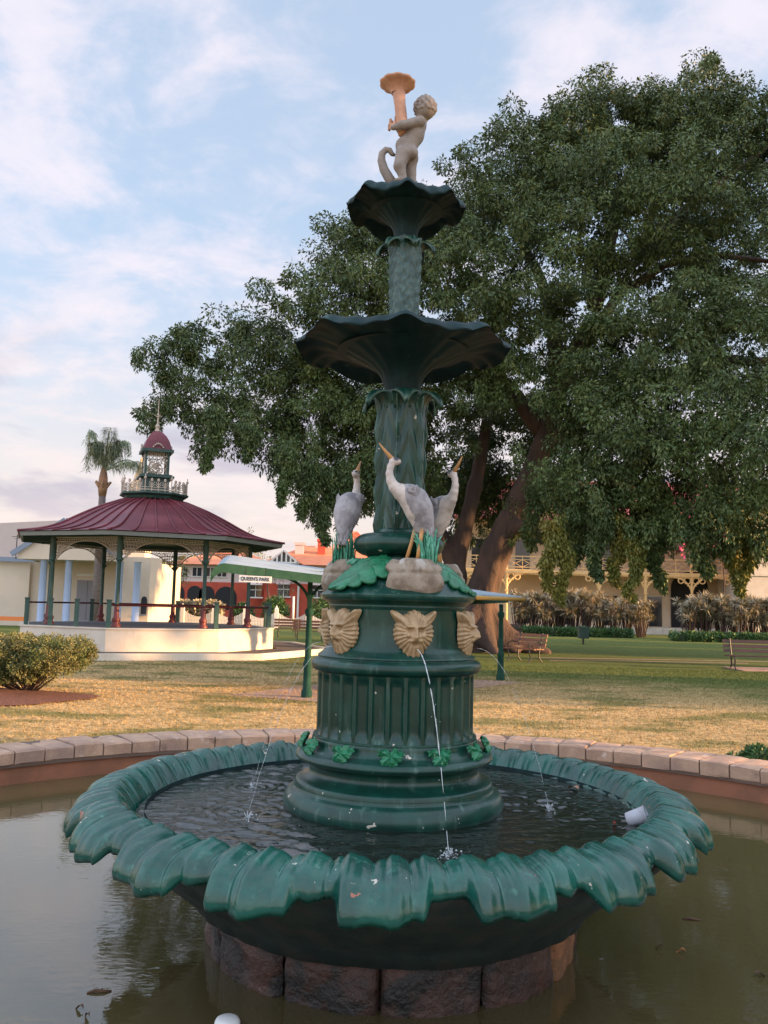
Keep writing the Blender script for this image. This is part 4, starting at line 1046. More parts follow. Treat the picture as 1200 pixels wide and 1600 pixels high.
# edge rails
q0 = MB(); q0.box((0, 0, 1.22), (.13, .13, .80)); q0.box((0, 0, 1.64), (.16, .16, .04)); rp0 = q0.build('rail_post', bs_green, bs)
spots = [octp(4.15, k) for k in range(8)]
e1, e2 = Vector(octp(4.15, 7)), Vector(octp(4.15, 0))
spots += [tuple(e1.lerp(e2, f)) for f in (.3, .62)] + [tuple(Vector(octp(4.15, 2)).lerp(Vector(octp(4.15, 3)), .12))]
for i, s in enumerate(spots):
    o = rp0 if i == 0 else copy_tree(rp0, bs); o.location = s
for k in range(8):
    if k == 7: continue
    a, b_ = Vector(octp(4.15, k, 1.50)), Vector(octp(4.15, k+1, 1.50)); q = MB(); q.tube([a, b_], .030, 8); q.tube([a+Vector((0, 0, -.0)), b_], .03, 8); q.build('rail', bs_red, bs)
# garden bed kerb round it
kb = thing('garden_kerb', 'low cream kerb around the bandstand garden bed', 'kerb', (BX+.3, BY, 0), BA)
q = MB(); octl([(6.05, 0), (6.05, .19), (5.85, .19), (5.85, .0)], q); q.build('kerb_ring', cream, kb)
q = MB(); octl([(4.2, .14), (5.9, .14)], q); o = q.build('garden_bed', mulch_g, loc=(BX+.3, BY, 0), rz=BA); tag(o, 'dark soil bed around the bandstand', kind='structure')

# ------------------------------------------------------------------ left bush and its mulch
p0 = (-6.1, 15.2)
q = MB()
for i in range(1): q.grid(lambda u, v: (p0[0]-1.0+(2.25+.15*math.sin(u*25))*v*math.cos(2*PI*u), p0[1]-.5+(1.35+.08*math.sin(u*31))*v*math.sin(2*PI*u), .02+.09*(1-v**2)+.012*math.sin(u*40+v*20)*(1-v)), 64, 16, wrap=True)
tag(q.build('mulch_bed', mulch_m, smooth=True), 'red brown mulch bed under the clipped bush', kind='structure')
bu = thing('clipped_bush', 'flat topped clipped bush on red mulch at the left edge', 'bush', (p0[0], p0[1], 0))
for i in range(26):
    a = random.uniform(0, 2*PI); r_ = random.uniform(.05, .25); e = (random.uniform(-1.4, .9), random.uniform(-.5, .5), random.uniform(.5, .95))
    q = MB(); q.tube([(r_*math.cos(a)*.6, r_*math.sin(a)*.6, .0), (e[0]*.45+.05*math.sin(i), e[1]*.45, e[2]*.4), e], [.022, .016, .006], 6); q.build('stem', bark, bu, smooth=True)
Cb = []
while len(Cb) < 560:
    x, y, z = rng.uniform(-2.3, 1.0), rng.uniform(-.9, .9), rng.uniform(.28, 1.12)
    kx = (x+.62)/1.62; 
    z = z*.86; lim = 1 if z > .6 else (1-.55*(.6-z)/.4)
    if x < -.9 and z < .42: continue
    if abs(kx)**4+(y/.85)**4 < lim**4 and (z > .8 or rng.uniform() < .8): Cb.append((x, y, z*1.0-.03*abs(x)))
Cb = np.array(Cb); Vb_, Fb_ = leaf_cloud(Cb, rng.uniform(.08, .15, len(Cb)), 190, .036, droop=-.25, aspect=.45)
npmesh('foliage', Vb_, Fb_, bush_leaf, bu)
# weed behind the coping
p = gnd(1145, 1168, .35); wd_ = thing('weed', 'small leafy green weed growing behind the coping at right', 'plant', (3.84, 8.62, 0))
Cw = rng.normal(size=(90, 3))*np.array([.16, .12, .035])+np.array([0, 0, .30]); Vw, Fw = leaf_cloud(Cw, np.full(90, .06), 130, .032, droop=-.4, aspect=.5); npmesh('foliage', Vw, Fw, hedge_leaf, wd_)
q = MB(); [q.tube([(0, 0, 0), (random.uniform(-.15, .15), random.uniform(-.1, .1), .3)], [.008, .004], 5) for _ in range(8)]; q.build('stem', bark, wd_)

# ------------------------------------------------------------------ park shelter with sign
sh = thing('park_shelter', 'open shelter with sloping corrugated roof on green posts, a sign hung at its left end', 'shelter', (0, 0, 0))
q = MB(); q.grid(lambda u, v: tuple(Vector((-2.75, 16.0, .006)).lerp(Vector((-.6, 15.0, .006)), u).lerp(Vector((.4, 21.4, .006)).lerp(Vector((3.3, 20.2, .006)), u), v)), 2, 2)
tag(q.build('paving', paving), 'pink paved strip under the shelter', kind='structure')
FLv, FRv = at(362, 869, 17.4), at(815, 933, 20.6); NLv, NRv = at(352, 883, 14.2), at(741, 930, 17.2)
def roofp(u, v):      # u along (left to right), v near to far, with a bullnose at the left end
    p = NLv.lerp(NRv, u).lerp(FLv.lerp(FRv, u), v); return p
ex = (NRv-NLv).normalized()
def roof_s(u, v, dz=0):
    if u < 0:
        th = -u/.05*1.25; p = roofp(0, v); return (p.x+ex.x*(-.26*math.sin(th)), p.y+ex.y*(-.26*math.sin(th)), p.z-.26*(1-math.cos(th))+dz)
    p = roofp(u, v); return (p.x, p.y, p.z+dz)
us = [-.05+.00625*i for i in range(8)]+[i/20 for i in range(21)]; nc = 90
q = MB(); V = [roof_s(u, v/nc, .018*math.cos(v*PI/1.5)) for u in us for v in range(nc+1)]
q.add(V, [(i*(nc+1)+j, (i+1)*(nc+1)+j, (i+1)*(nc+1)+j+1, i*(nc+1)+j+1) for i in range(len(us)-1) for j in range(nc)])
q.build('corrugated_roof', tin, sh, smooth=True)
q = MB(); V = [roof_s(u, v, -.06) for u in us for v in (0.01, .99)]; q.add(V, [(i*2, i*2+1, i*2+3, i*2+2) for i in range(len(us)-1)]); q.build('soffit', soffit, sh)
for v, nm in ((0, 'fascia'), (1, 'fascia')):
    q = MB(); off = -.02 if v == 0 else .02
    V = []
    for u in us:
        a = Vector(roof_s(u, v, .03 if v == 0 else -.02)); b_ = Vector(roof_s(u, v, -.12)); 
        for p in (a, b_): V += [(p.x+.0, p.y+off, p.z), (p.x, p.y-off, p.z)]
    Fs = []
    for i in range(len(us)-1):
        o_ = i*4; n_ = o_+4; Fs += [(o_, o_+2, n_+2, n_), (o_+1, n_+1, n_+3, o_+3), (o_, n_, n_+1, o_+1), (o_+2, o_+3, n_+3, n_+2)]
    q.add(V, Fs); q.build(nm, shel_green, sh)
q = MB(); q.tube([roofp(1, 0)+Vector((.05, 0, -.05)), roofp(1, 1)+Vector((.05, 0, -.05))], .045, 10); q.build('gutter', gutter_m, sh, smooth=True)
for k, (px, py_top, b0) in enumerate(((0, 0, (-1.317, 15.881)), (0, 0, (2.838, 20.639)))):
    uu_ = .36 if k == 0 else .93; rt = Vector((b0[0], b0[1], 0)); zt = (2.18 if k == 0 else 1.78)
    q = MB(); q.lathe([(.10, 0), (.10, .12), (.075, .16), (.07, .55), (.085, .58), (.085, .62), (.06, .66), (.052, 1.45), (.075, 1.48), (.085, 1.56), (.06, 1.6)], 14, c=b0)
    q.bar((b0[0], b0[1], 1.5), (b0[0], b0[1], zt), .085); q.build('post', shel_green, sh, smooth=True, auto=40)
    if k == 0:
        for s in (-1, 1):
            q = MB(); q.tube([(b0[0]+s*.60*(1-math.cos(t_)), b0[1]+s*.18*(1-math.cos(t_)), 1.62+.55*math.sin(t_)) for t_ in np.linspace(0, PI/2, 10)], .026, 8); q.build('curved_bracket', shel_green, sh, smooth=True)
    q = MB(); q.bar((b0[0]-ex.x*1.2, b0[1]-1.3, zt+.02), (b0[0]+ex.x*.4, b0[1]+1.3, zt+.10), .07, .1); q.build('beam', shel_green, sh)
# sign
SC = at(399, 905, 13.9)
q = MB(); q.box((0, 0, 0), (.52, .03, .105)); sg = q.build('sign_board', white, sh); sg.location = SC; sg.rotation_euler = (0, R(1.2), 0)
for s in (-1, 1): q = MB(); q.bar((s*.16, 0, .05), (s*.16, 0, .19), .012); q.build('hanger', iron, sg)
cu = bpy.data.curves.new('lettering', 'FONT'); cu.body = "QUEEN'S PARK"; cu.size = .085; cu.align_x = 'CENTER'; cu.align_y = 'CENTER'; cu.extrude = .002; cu.offset = .0016; cu.space_character = 1.02
to = bpy.data.objects.new('tmp_text', cu); COL.objects.link(to); dg = bpy.context.evaluated_depsgraph_get(); me = bpy.data.meshes.new_from_object(to.evaluated_get(dg)); bpy.data.objects.remove(to)
lo = bpy.data.objects.new('lettering', me); COL.objects.link(lo); me.materials.clear(); me.materials.append(ink); lo.parent = sg; lo.location = (0, -.0185, 0); lo.rotation_euler = (PI/2, 0, 0)
wx = max(v.co.x for v in me.vertices)-min(v.co.x for v in me.vertices); lo.scale = (.47/wx, 1.0, 1)

# ------------------------------------------------------------------ benches, bin
def bench(label, loc, rz, wd=1.8, m=slat_m, arms=True, group='park benches'):
    t_ = thing('park_bench', label, 'bench', loc, rz, group)
    q = MB()
    for i in range(4): q.box((0, -.22+.12*i, .43-.01*abs(i-1.5)), (wd, .09, .03))
    q.build('seat', m, t_)
    q = MB()
    for i in range(3): q.box((0, .26+.045*i, .56+.14*i), (wd, .03, .10), M=Matrix.Rotation(R(-14), 3, 'X'))
    q.build('backrest', m, t_)
    for s in (-1, 1):
        x = s*(wd/2-.22); q = MB()
        q.tube([(x, -.30, 0), (x, -.20, .12), (x, -.26, .30), (x, -.24, .40)], .022, 7); q.tube([(x, .34, 0), (x, .20, .14), (x, .20, .40), (x, .37, .92)], .022, 7)
        q.tube([(x, -.24, .40), (x, .20, .39)], .02, 6); q.tube([(x, -.2, .12), (x, 0, .17), (x, .20, .14)], .016, 6)
        if arms: q.tube([(x, -.24, .40), (x, -.28, .58), (x, -.1, .64), (x, .26, .62)], .02, 7)
        q.build('leg', iron, t_)
    return t_
brown_slat = mat('dark_brown_slat', (.085, .04, .032), (.06, .03, .025), 5, .6, stretch=(.2, 4, 4))
bench('wooden bench beside the fig trunk, its backrest lit orange', (4.6, 28.0, 0), R(-52), 1.35)
bench('brown slatted bench at the right edge of the lawn', (11.6, 26.6, 0), R(-8), 2.1, brown_slat, False)
bench('brown bench right of the bandstand, the nearer of the pair', (-3.3, 40.2, 0), R(4), 1.55, brown_slat, False)
bench('brown bench right of the bandstand, the farther of the pair', (-4.6, 42.6, 0), R(4), 1.3, brown_slat, False)
bench('dark bench in the shade left of the fig roots, far behind the shelter', (6.2, 43.5, 0), R(0), 1.7, brown_slat, False)
q = MB(); q.box((0, 0, 0), (1.9, 1.5, .05)); o = q.build('bench_slab', paving, loc=(11.7, 26.7, .01)); tag(o, 'concrete slab under the right bench', kind='structure')
q = MB(); q.lathe([(1.9, .012), (.01, .012)], 24); 
q = MB(); q.grid(lambda u, v: (5.5+11*u, 30.2+.35*math.sin(u*3)+1.0*u+.28*v, .006), 24, 2); tag(q.build('dirt_track', paving), 'thin worn dirt track curving over the lawn', kind='structure')
q = MB(); q.grid(lambda u, v: (5.6+7*u, 28.9+.9*math.sin(u*1.6)+.26*v, .006), 24, 2); tag(q.build('dirt_track', paving), 'shorter worn dirt track nearer the fountain', kind='structure')
bn_ = thing('litter_bin', 'dark square litter bin on a post in the middle of the lawn', 'bin', (9.95, 42.9, 0))
q = MB(); q.box((0, 0, .55), (.46, .46, .52), taper=1.06); q.box((0, 0, .84), (.54, .54, .05)); q.build('bin_body', bs_green, bn_); q = MB(); q.tube([(0, 0, 0), (0, 0, .5)], .05, 8); q.build('post', iron, bn_)

# ------------------------------------------------------------------ spiky shrubs and low hedges
def spiky(label, loc, h, seed, group):
    t_ = thing('spiky_shrub', label, 'shrub', loc, random.uniform(0, 6), group); q = MB(); V_ = []
    heads = []
    for i in range(15):
        a = random.uniform(0, 2*PI); e = Vector((random.uniform(.1, .75)*math.cos(a), random.uniform(.1, .75)*math.sin(a), h*random.uniform(.36, .97)))
        q.tube([(e.x*.35, e.y*.35, 0), (e.x*.7, e.y*.7, e.z*.5), e], [.035, .03, .022], 5); heads.append(e)
    q.build('stem', bark, t_)
    k = 0
    for e in heads:
        for i in range(60):
            d = Vector((random.gauss(0, 1), random.gauss(0, 1), random.gauss(.35, .8))).normalized(); s_ = d.cross(Vector((0, 0, 1))).normalized()*.026; ln = random.uniform(.32, .6)
            V_ += [tuple(e-s_), tuple(e+s_), tuple(e+d*ln*.6+s_*.8+Vector((0, 0, -.02))), tuple(e+d*ln+Vector((0, 0, -.12*ln)))]; k += 1
    npmesh('foliage', np.array(V_), np.arange(4*k).reshape(-1, 4), spike_leaf, t_); return t_
sp1 = spiky('spiky brown leaved shrub in the left clump before the verandah', (9.0, 57, 0), 2.9, 1, 'left clump of spiky shrubs')
sp2 = spiky('spiky brown leaved shrub in the left clump before the verandah', (9.7, 57.6, 0), 2.7, 2, 'left clump of spiky shrubs')
k = 0
for row, yy in enumerate((56.6, 57.8)):
    for i in range(10):
        x = 8.9+i*.88+row*.4; k += 1
        if k <= 2: (sp1, sp2)[k-1].location = (x, yy, 0); continue
        c = copy_tree((sp1, sp2)[k % 2], None, (x, yy+random.uniform(-.3, .3), 0), random.uniform(0, 6)); s_ = random.uniform(.85, 1.08); c.scale = (s_, s_, s_*(1 if i < 9 else .85))
for row, yy in enumerate((52.5, 53.8)):
    for i in range(8):
        x = 18.6+i*.95+row*.4; c = copy_tree((sp1, sp2)[(i+row) % 2], None, (x, yy+random.uniform(-.3, .3), 0), random.uniform(0, 6), 'spiky brown leaved shrub in the right clump before the verandah', 'right clump of spiky shrubs'); s_ = random.uniform(.9, 1.1); c.scale = (s_, s_, s_*.95)
def hedge(label, x0, x1, y, wd, h, m=hedge_leaf, n=500, name='low_hedge', ls=.12):
    t_ = thing(name, label, 'hedge', ((x0+x1)/2, y, 0)); L_ = x1-x0
    C_ = np.stack([rng.uniform(-L_/2, L_/2, n), rng.uniform(-wd/2, wd/2, n), rng.uniform(.1, h, n)], 1); V_, F_ = leaf_cloud(C_, rng.uniform(.12, .24, n), 40, ls, droop=-.2, aspect=.5); npmesh('foliage', V_, F_, m, t_)
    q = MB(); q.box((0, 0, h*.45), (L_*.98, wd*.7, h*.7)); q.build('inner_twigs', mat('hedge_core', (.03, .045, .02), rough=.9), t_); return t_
hedge('low green hedge before the left clump of spiky shrubs', 7.4, 15.8, 55, 1.0, .42)
hedge('low green hedge before the right clump of spiky shrubs', 17.0, 26.5, 51, 1.0, .42)
yp = spiky('small dark spiky plant beside the fig roots', (6.1, 50, 0), 1.5, 5, 'plants by the fig')

# ------------------------------------------------------------------ two storey verandah building
VB = thing('verandah_building', 'cream two storey building with ochre timber arches along its verandah, behind the fig', 'building', (0, 65, 0))
x0, x1 = 5.6, 40.
q = MB(); q.box(((x0+x1)/2, 3.0, 4.6), (x1-x0, .4, 9.2)); q.build('wall', ver_wall, VB)
q = MB(); q.box(((x0+x1)/2, 1.2, .25), (x1-x0, 3.6, .5)); q.build('verandah_base', cream, VB)
q = MB(); q.box(((x0+x1)/2, 1.2, 4.45), (x1-x0, 3.6, .28)); q.build('upper_deck', timber_y, VB)
q = MB(); q.prism([(-1.2, 8.4), (2, 9.6), (4, 12.0), (6, 10), (6, 9.6), (-1.2, 8.25)], x0-.6, x1, 'x'); q.build('roof', pink_roof, VB)
q = MB(); q.tube([(0, 0, .5), (0, 0, 8.3)], .10, 8); q.box((0, 0, .65), (.3, .3, .3)); q.box((0, 0, 3.0), (.28, .28, .1)); pv0 = q.build('verandah_post', timber_y, VB, loc=(x0+.2, -.5, 0))
q = MB(); ba = 3.45
for s in (0, 1):
    sx = 1 if s == 0 else -1; xb = 0 if s == 0 else ba
    q.tube([(xb+sx*(1.35*(1-math.cos(t_))), 0, 2.95+1.3*math.sin(t_)) for t_ in np.linspace(.05, PI/2, 10)], .065, 6)
    for cx_ in (.32, .80): 
        rr = .24 if cx_ < .5 else .20; q.tube([(xb+sx*cx_+rr*math.cos(t_), 0, 4.02+rr*math.sin(t_)) for t_ in np.linspace(0, 2*PI, 13)], .05, 6)
    q.bar((xb, 0, 3.65), (xb+sx*.35, 0, 3.65), .06)
q.bar((0, 0, 4.27), (ba, 0, 4.27), .09, .09); ar0 = q.build('arch_bracket', timber_y, VB, loc=(x0+.2, -.5, 0))
q = MB(); q.bar((.1, 0, 5.55), (ba-.1, 0, 5.55), .07); q.bar((.1, 0, 4.75), (ba-.1, 0, 4.75), .06); q.bar((.1, 0, 5.3), (ba-.1, 0, 5.3), .04)
for i in range(3):
    xa = .1+i*(ba-.2)/3; xb = xa+(ba-.2)/3; q.bar((xa, 0, 4.75), (xb, 0, 5.3), .04); q.bar((xb, 0, 4.75), (xa, 0, 5.3), .04); q.bar((xb, 0, 4.6), (xb, 0, 5.55), .05)
bl0 = q.build('balustrade', timber_y, VB, loc=(x0+.2, -.5, 0))
q = MB(); q.box((0, 0, 0), (1.1, .08, 2.3)); dw0 = q.build('door', glass, VB, loc=(x0+1.9, 2.78, 1.7))
q = MB(); q.box((0, -.03, 0), (1.3, .06, .12)); q.v = [v+np.array([0, 0, 1.2]) for v in q.v]; q.build('door_head', cream, dw0)
for i in range(1, 10):
    X = x0+.2+i*ba
    copy_tree(pv0, VB, (X, -.5, 0)); copy_tree(ar0, VB, (X, -.5, 0)); copy_tree(bl0, VB, (X, -.5, 0)); copy_tree(dw0, VB, (X+1.7, 2.78, 1.7))
for i in range(10): copy_tree(dw0, VB, (x0+1.9+i*ba, 2.78, 5.9))
p = at(1086, 920, 66.5); q = MB(); pts = [(-1.45, 0)]+[(1.45*math.cos(t_), 3.0+1.35*math.sin(t_)) for t_ in np.linspace(PI, 0, 14)]+[(1.45, 0)]; q.prism(pts, 0, .12, 'y'); q.build('arched_doorway', shade_m, VB, loc=(p.x, 2.62, .5))
q = MB(); q.box((0, 0, 4.6), (7, 5, 9.2)); q.box((0, -2.55, 8), (7.2, .2, .3)); q.box((0, -2.52, 4.5), (7.1, .14, .2)); q.build('end_block', cream, VB, loc=(at(1158, 900, 62.5).x+3.5, -.6, 0))
# blossoming tree glimpsed through the fig
simple_tree('blossom_tree', 'tree with pink blossom glimpsed through the fig foliage', (24.0, 61.5, 0), [(-1, 0, 8.6, 5.4, 1.5, 2.8)], 60, 50, .3, flower_m, ([(0, 0, 0), (.3, 0, 4), (0, 0, 8.5)], [.06, .05, .03]), None, (.25, .5))

# ------------------------------------------------------------------ cream hall on the left
HL = thing('cream_hall', 'cream community hall with pale blue columns behind the bandstand', 'hall', (0, 50, 0))
def hx(px, y=930, Y=50): return at(px, y, Y).x
def hzz(py, px=100, Y=50): return at(px, py, Y).z
xl, xc, xr = hx(42), hx(64), hx(181)
q = MB(); q.box(((hx(-120)+xl)/2, 3.2, 1.9), (xl-hx(-120), 6, 3.8)); q.build('side_wing', cream2, HL)
q = MB(); q.box(((xl+hx(240))/2, 3.5, 1.9), (hx(240)-xl, 6, 3.8)); q.build('front_wall', cream2, HL)
q = MB(); zt = hzz(870); q.prism([(xc-.4, zt), (xc-.4, zt-.28), (xr+.6, zt-.28), (xr+.6, zt), ((xc+xr)/2, zt+1.75)], -2.6, .6, 'y'); q.build('pediment', cream2, HL)
q = MB()
mx_ = (xc+xr)/2
for s in (-1, 1):
    e = xc-.7 if s < 0 else xr+.9; q.bar((e, -2.75, zt-.05), (mx_, -2.75, zt+1.9), .12, .28)
q.build('barge_board', bluegrey, HL)
for px in (64.5, 104, 184, 212):
    q = MB(); q.lathe([(.24, 0), (.24, .1), (.20, .15), (.185, zt-.35), (.24, zt-.3)], 14, c=(hx(px, 930, 47.6), -2.3)); q.build('column', blue, HL, smooth=True)
q = MB(); q.prism([(hx(-150, 870), hzz(875)), (hx(57, 870), hzz(876)), (hx(150), hzz(806)), (hx(-150), hzz(826))], 1.0, 8.0, 'y'); q.build('main_roof', hall_roof, HL)
q = MB(); q.box(((hx(-120)+hx(57))/2, -.1, hzz(876)), (hx(57)-hx(-120), .25, .26)); q.build('fascia', bluegrey, HL)
q = MB(); q.box((hx(131.5), .46, 1.35), (1.2, .06, 2.7)); q.box((hx(131.5), .43, 1.35), (.03, .06, 2.6)); q.build('double_door', door_m, HL)
q = MB(); q.box((hx(131.5), .44, 3.0), (1.25, .04, .12)); q.build('door_lintel', white, HL)
q = MB(); q.box((hx(221), -.2, 2.1), (hx(243)-hx(199), 2.4, hzz(868)-.02)); q.build('corner_block', cream2, HL, loc=(0, 0, -.1))
q = MB(); wxp = hx(226, 930, 48.6); q.prism([(-.16, 0), (.16, 0), (.16, .8), (.11, .95), (0, 1.0), (-.11, .95), (-.16, .8)], 0, .05, 'y'); wn_ = q.build('window', glass, HL, loc=(wxp, -1.46, .85))
q = MB(); q.box((0, -.02, -.04), (.42, .08, .06)); q.build('sill', bluegrey, wn_)
q = MB(); q.bar((hx(24), -.3, hzz(875)), (hx(24), -.3, hzz(838)), .04); q.bar((hx(16), -.3, hzz(841)), (hx(40), -.3, hzz(841)), .03); q.bar((hx(20), -.3, hzz(844)), (hx(34), -.3, hzz(844)), .025); q.build('tv_aerial', iron, HL)
q = MB(); q.box((0, 0, .60), (3, .06, .20)); [q.box((x, .05, .32), (.06, .04, .64)) for x in (-1.4, 0, 1.4)]
ob = q.build('site_barrier', orange_m, loc=(hx(-8, 960, 42), 42, 0)); tag(ob, 'orange barrier rail at the far left edge', 'barrier')
# church spire beyond
ss = thing('church_spire', 'sunlit pointed spire seen behind the bandstand cupola', 'spire', (at(217, 790, 110).x, 110, 0))
zt1, zt2 = at(217, 792, 110).z, at(217, 738, 110).z
q = MB(); q.box((0, 0, zt1/2-.5), (3.0, 3.0, zt1-1)); q.build('tower', cream2, ss); q = MB(); q.lathe([(2.6, zt1-1), (.9, zt2-1), (.05, zt2+2)], 4, a0=PI/5); q.build('spire_roof', mat('pale_spire', (.6, .42, .25), rough=.8), ss)

# ------------------------------------------------------------------ palm
PM = thing('palm_tree', 'tall palm with drooping fronds left of the bandstand lantern', 'palm', (0, 0, 0)); YP = 38.
pb = at(150, 985, YP); pt_ = at(160, 772, YP); PM.location = (pb.x, YP, 0)
o_ = Vector((pt_.x-pb.x, 0, pt_.z))
q = MB(); q.tube([(0, 0, 0), (o_.x*.3, 0, o_.z*.35), (o_.x*.75, 0, o_.z*.75), tuple(o_)], [.27, .22, .18, .15], 12); q.build('trunk', mat('palm_bark', (.17, .14, .12), (.12, .10, .09), 4, .9, .8, 10, stretch=(1, 1, 5)), PM, smooth=True)
q = MB(); q.tube([o_-Vector((0, 0, .1)), o_+Vector((0, 0, .35)), o_+Vector((0, 0, .75)), o_+Vector((0, 0, 1.2))], [.16, .22, .19, .10], 12); [q.tube([o_+Vector((0, 0, .1)), o_+Vector((.35*math.cos(a), .35*math.sin(a), .55))], [.09, .05], 6) for a in range(6)]; q.build('crownshaft', mat('palm_boot', (.36, .20, .11), (.24, .15, .09), 5, .8), PM, smooth=True)
def frond(d, L_, rise, drop):
    V_ = []; k = 0; c0 = o_+Vector((0, 0, 1.0)); q = MB(); rp_ = []
    dx, dy = math.cos(d), math.sin(d)
    for i in range(25):
        t_ = i/24; r_ = L_*math.sin(t_*1.35)/1.0; z = rise*math.sin(t_*2.0)-drop*t_**2.4; rp_.append(c0+Vector((dx*r_, dy*r_, z)))
    q.tube(rp_, [.035*(1-.8*i/24) for i in range(25)], 5)
    for i in range(3, 25):
        t_ = i/24; ln = .50*math.sin(PI*min(1, .15+t_*.85))**.5+.08
        for s in (-1, 1):
            for j in range(5):
                b0 = rp_[i]+(rp_[i]-rp_[i-1])*(j/5); e = b0+Vector((-dy*s*.55*ln+random.gauss(0, .12), dx*s*.55*ln+random.gauss(0, .12), -ln*random.uniform(.3, 1.0))); m__ = (b0+e)/2+Vector((-dy*s*.10, dx*s*.10, .10))
                w_ = Vector((dx, dy, 0))*.012; V_ += [tuple(b0), tuple(m__+w_), tuple(e), tuple(m__-w_)]; k += 1
    f_ = npmesh('frond', np.array(V_), np.arange(4*k).reshape(-1, 4), palm_leaf, PM); q.build('frond_rib', palm_leaf, f_)
random.seed(12)
for d, L_, ri, dr in ((R(4), 2.2, .8, .9), (R(-14), 1.9, .9, 1.3)): frond(d, L_, ri, dr)
for i in range(12): frond(R(30*i)+random.uniform(-.2, .2), random.uniform(.5, 1.15), random.uniform(1.4, 3.0), random.uniform(.5, 1.6))

# ------------------------------------------------------------------ red brick house
RH = thing('red_house', 'red brick house with orange tiled roofs and white bands beyond the picket fence', 'house', (0, 75, 0))
def rx(px, y=930, Y=75): return at(px, y, Y).x
def rz_(py, px=400, Y=75): return at(px, py, Y).z
def archpoly(wd, h): return [(-wd/2, 0), (wd/2, 0)]+[(wd/2*math.cos(t_), h-wd/2+wd/2*math.sin(t_)) for t_ in np.linspace(0, PI, 10)]
zb, zw, ze = rz_(911), rz_(889), rz_(884)
q = MB(); q.box(((rx(266)+rx(420))/2, 5, zb/2), (rx(420)-rx(266), 10, zb)); q.build('brick_wall', brick_red, RH)
q = MB(); q.box(((rx(266)+rx(420))/2, 5.1, (zb+ze)/2), (rx(420)-rx(266)-.2, 10, ze-zb)); q.build('upper_band', rose_wall, RH)
def hip(x0, x1, y0, y1, z0, z1, ins):
    q = MB(); V_ = [(x0, y0, z0), (x1, y0, z0), (x1, y1, z0), (x0, y1, z0), (x0+ins, (y0+y1)/2, z1), (x1-ins, (y0+y1)/2, z1)]
    q.add(V_, [(0, 1, 5, 4), (1, 2, 5), (2, 3, 4, 5), (3, 0, 4), (3, 2, 1, 0)]); return q
rf1 = hip(rx(262), rx(425), -.6, 11, ze, rz_(862, 400, 80), 3.2).build('roof', tile_o, RH)
for px, wd in ((277, 1.25), (304, 1.25), (323, 1.35), (353, 1.9)):
    q = MB(); q.prism(archpoly(wd, 2.0), -.04, .02, 'y'); q.build('arched_opening', shade_m, RH, loc=(rx(px), 0, .95))
for px in (276, 284, 306, 327, 345):
    q = MB(); q.box((0, 0, 0), (.75, .05, .75)); wo = q.build('window', glass, RH, loc=(rx(px), .06, (zb+ze)/2+.1)); q = MB(); q.box((0, -.04, 0), (.05, .04, .8)); q.box((0, -.04, .40), (.85, .04, .06)); q.box((0, -.04, -.40), (.85, .06, .06)); q.build('frame', white, wo)
q = MB(); q.box(((rx(415)+rx(560))/2, 4, zb/2), (rx(560)-rx(415), 10, zb)); q.build('brick_wall', brick_red, RH)
q = MB(); q.box(((rx(418)+rx(560))/2, 4.1, (zb+rz_(880))/2), (rx(560)-rx(418)-.2, 10, rz_(880)-zb)); q.build('upper_band', rose_wall, RH)
rf2 = hip(rx(405), rx(580), -1.8, 11, rz_(882), rz_(852, 480, 79), 3.5).build('roof', tile_o, RH)
gz0, gz1 = rz_(881), rz_(861)
q = MB(); q.prism([(rx(420), gz0), (rx(474), gz0), (rx(446), gz1)], -2.6, 3, 'y'); gb = q.build('gable', tile_o, RH)
q = MB(); q.prism([(rx(428), gz0+.05), (rx(466), gz0+.05), (rx(446.5), gz1-.22)], -2.68, -2.62, 'y'); q.build('gable_infill', glass, gb)
q = MB(); [q.box((rx(430)+i*.38, -2.74, gz0+.05+.0+(.5-abs(i-2.5)*.13)), (.13, .06, (1.0-abs(i-2.5)*.30))) for i in range(6)]; q.bar((rx(424), -2.72, gz0+.05), (rx(469), -2.72, gz0+.05), .12); q.bar((rx(424), -2.72, gz0), (rx(446.5), -2.72, gz1-.05), .12); q.bar((rx(470), -2.72, gz0), (rx(446.5), -2.72, gz1-.05), .12); q.build('gable_fretwork', white, gb)
for a_, b_, yb in ((458, 472, 844), (494, 506, 838), (428, 436, 866)):
    q = MB(); c = (rx(a_, 860)+rx(b_, 860))/2; q.box((c, 2, (rz_(yb)+4)/2), (rx(b_)-rx(a_), .8, rz_(yb)-4)); q.box((c, 2, rz_(yb)-.1), (rx(b_)-rx(a_)+.14, .95, .25)); q.build('chimney', brick_red if yb == 838 else rose_wall, RH)
q = hip(rx(478), rx(600), 2, 16, rz_(868), rz_(828, 520, 83), 4); q.build('upper_roof', tile_o, RH)
q = MB(); q.box(((rx(484)+rx(590))/2, 9, 4.2), (rx(590)-rx(484), 10, rz_(869)*1)); q.build('upper_block', rose_wall, RH, loc=(0, 0, 0))
for px, py in ((445, 920), (402, 922), (497, 920)):
    q = MB(); q.box((0, 0, 0), (1.0, .06, 1.2)); wo = q.build('window', glass, RH, loc=(rx(px), -1.04, rz_(py))); q = MB(); q.box((0, -.05, 0), (.06, .05, 1.2)); q.box((0, -.05, 0), (1.0, .05, .06)); q.box((0, -.05, .65), (1.2, .08, .1)); q.box((0, -.07, -.65), (1.3, .12, .1)); q.build('frame', white, wo)
    q = MB(); q.prism([(0, 0), (-.55, -.35), (-.55, -.30), (0, .1)], -.6, .6, 'x'); q.build('awning', rose_wall, wo, loc=(0, 0, .75))
q = MB(); q.tube([(rx(468), -1.15, 0), (rx(468), -1.15, rz_(880))], .09, 8); q.build('downpipe', white, RH)

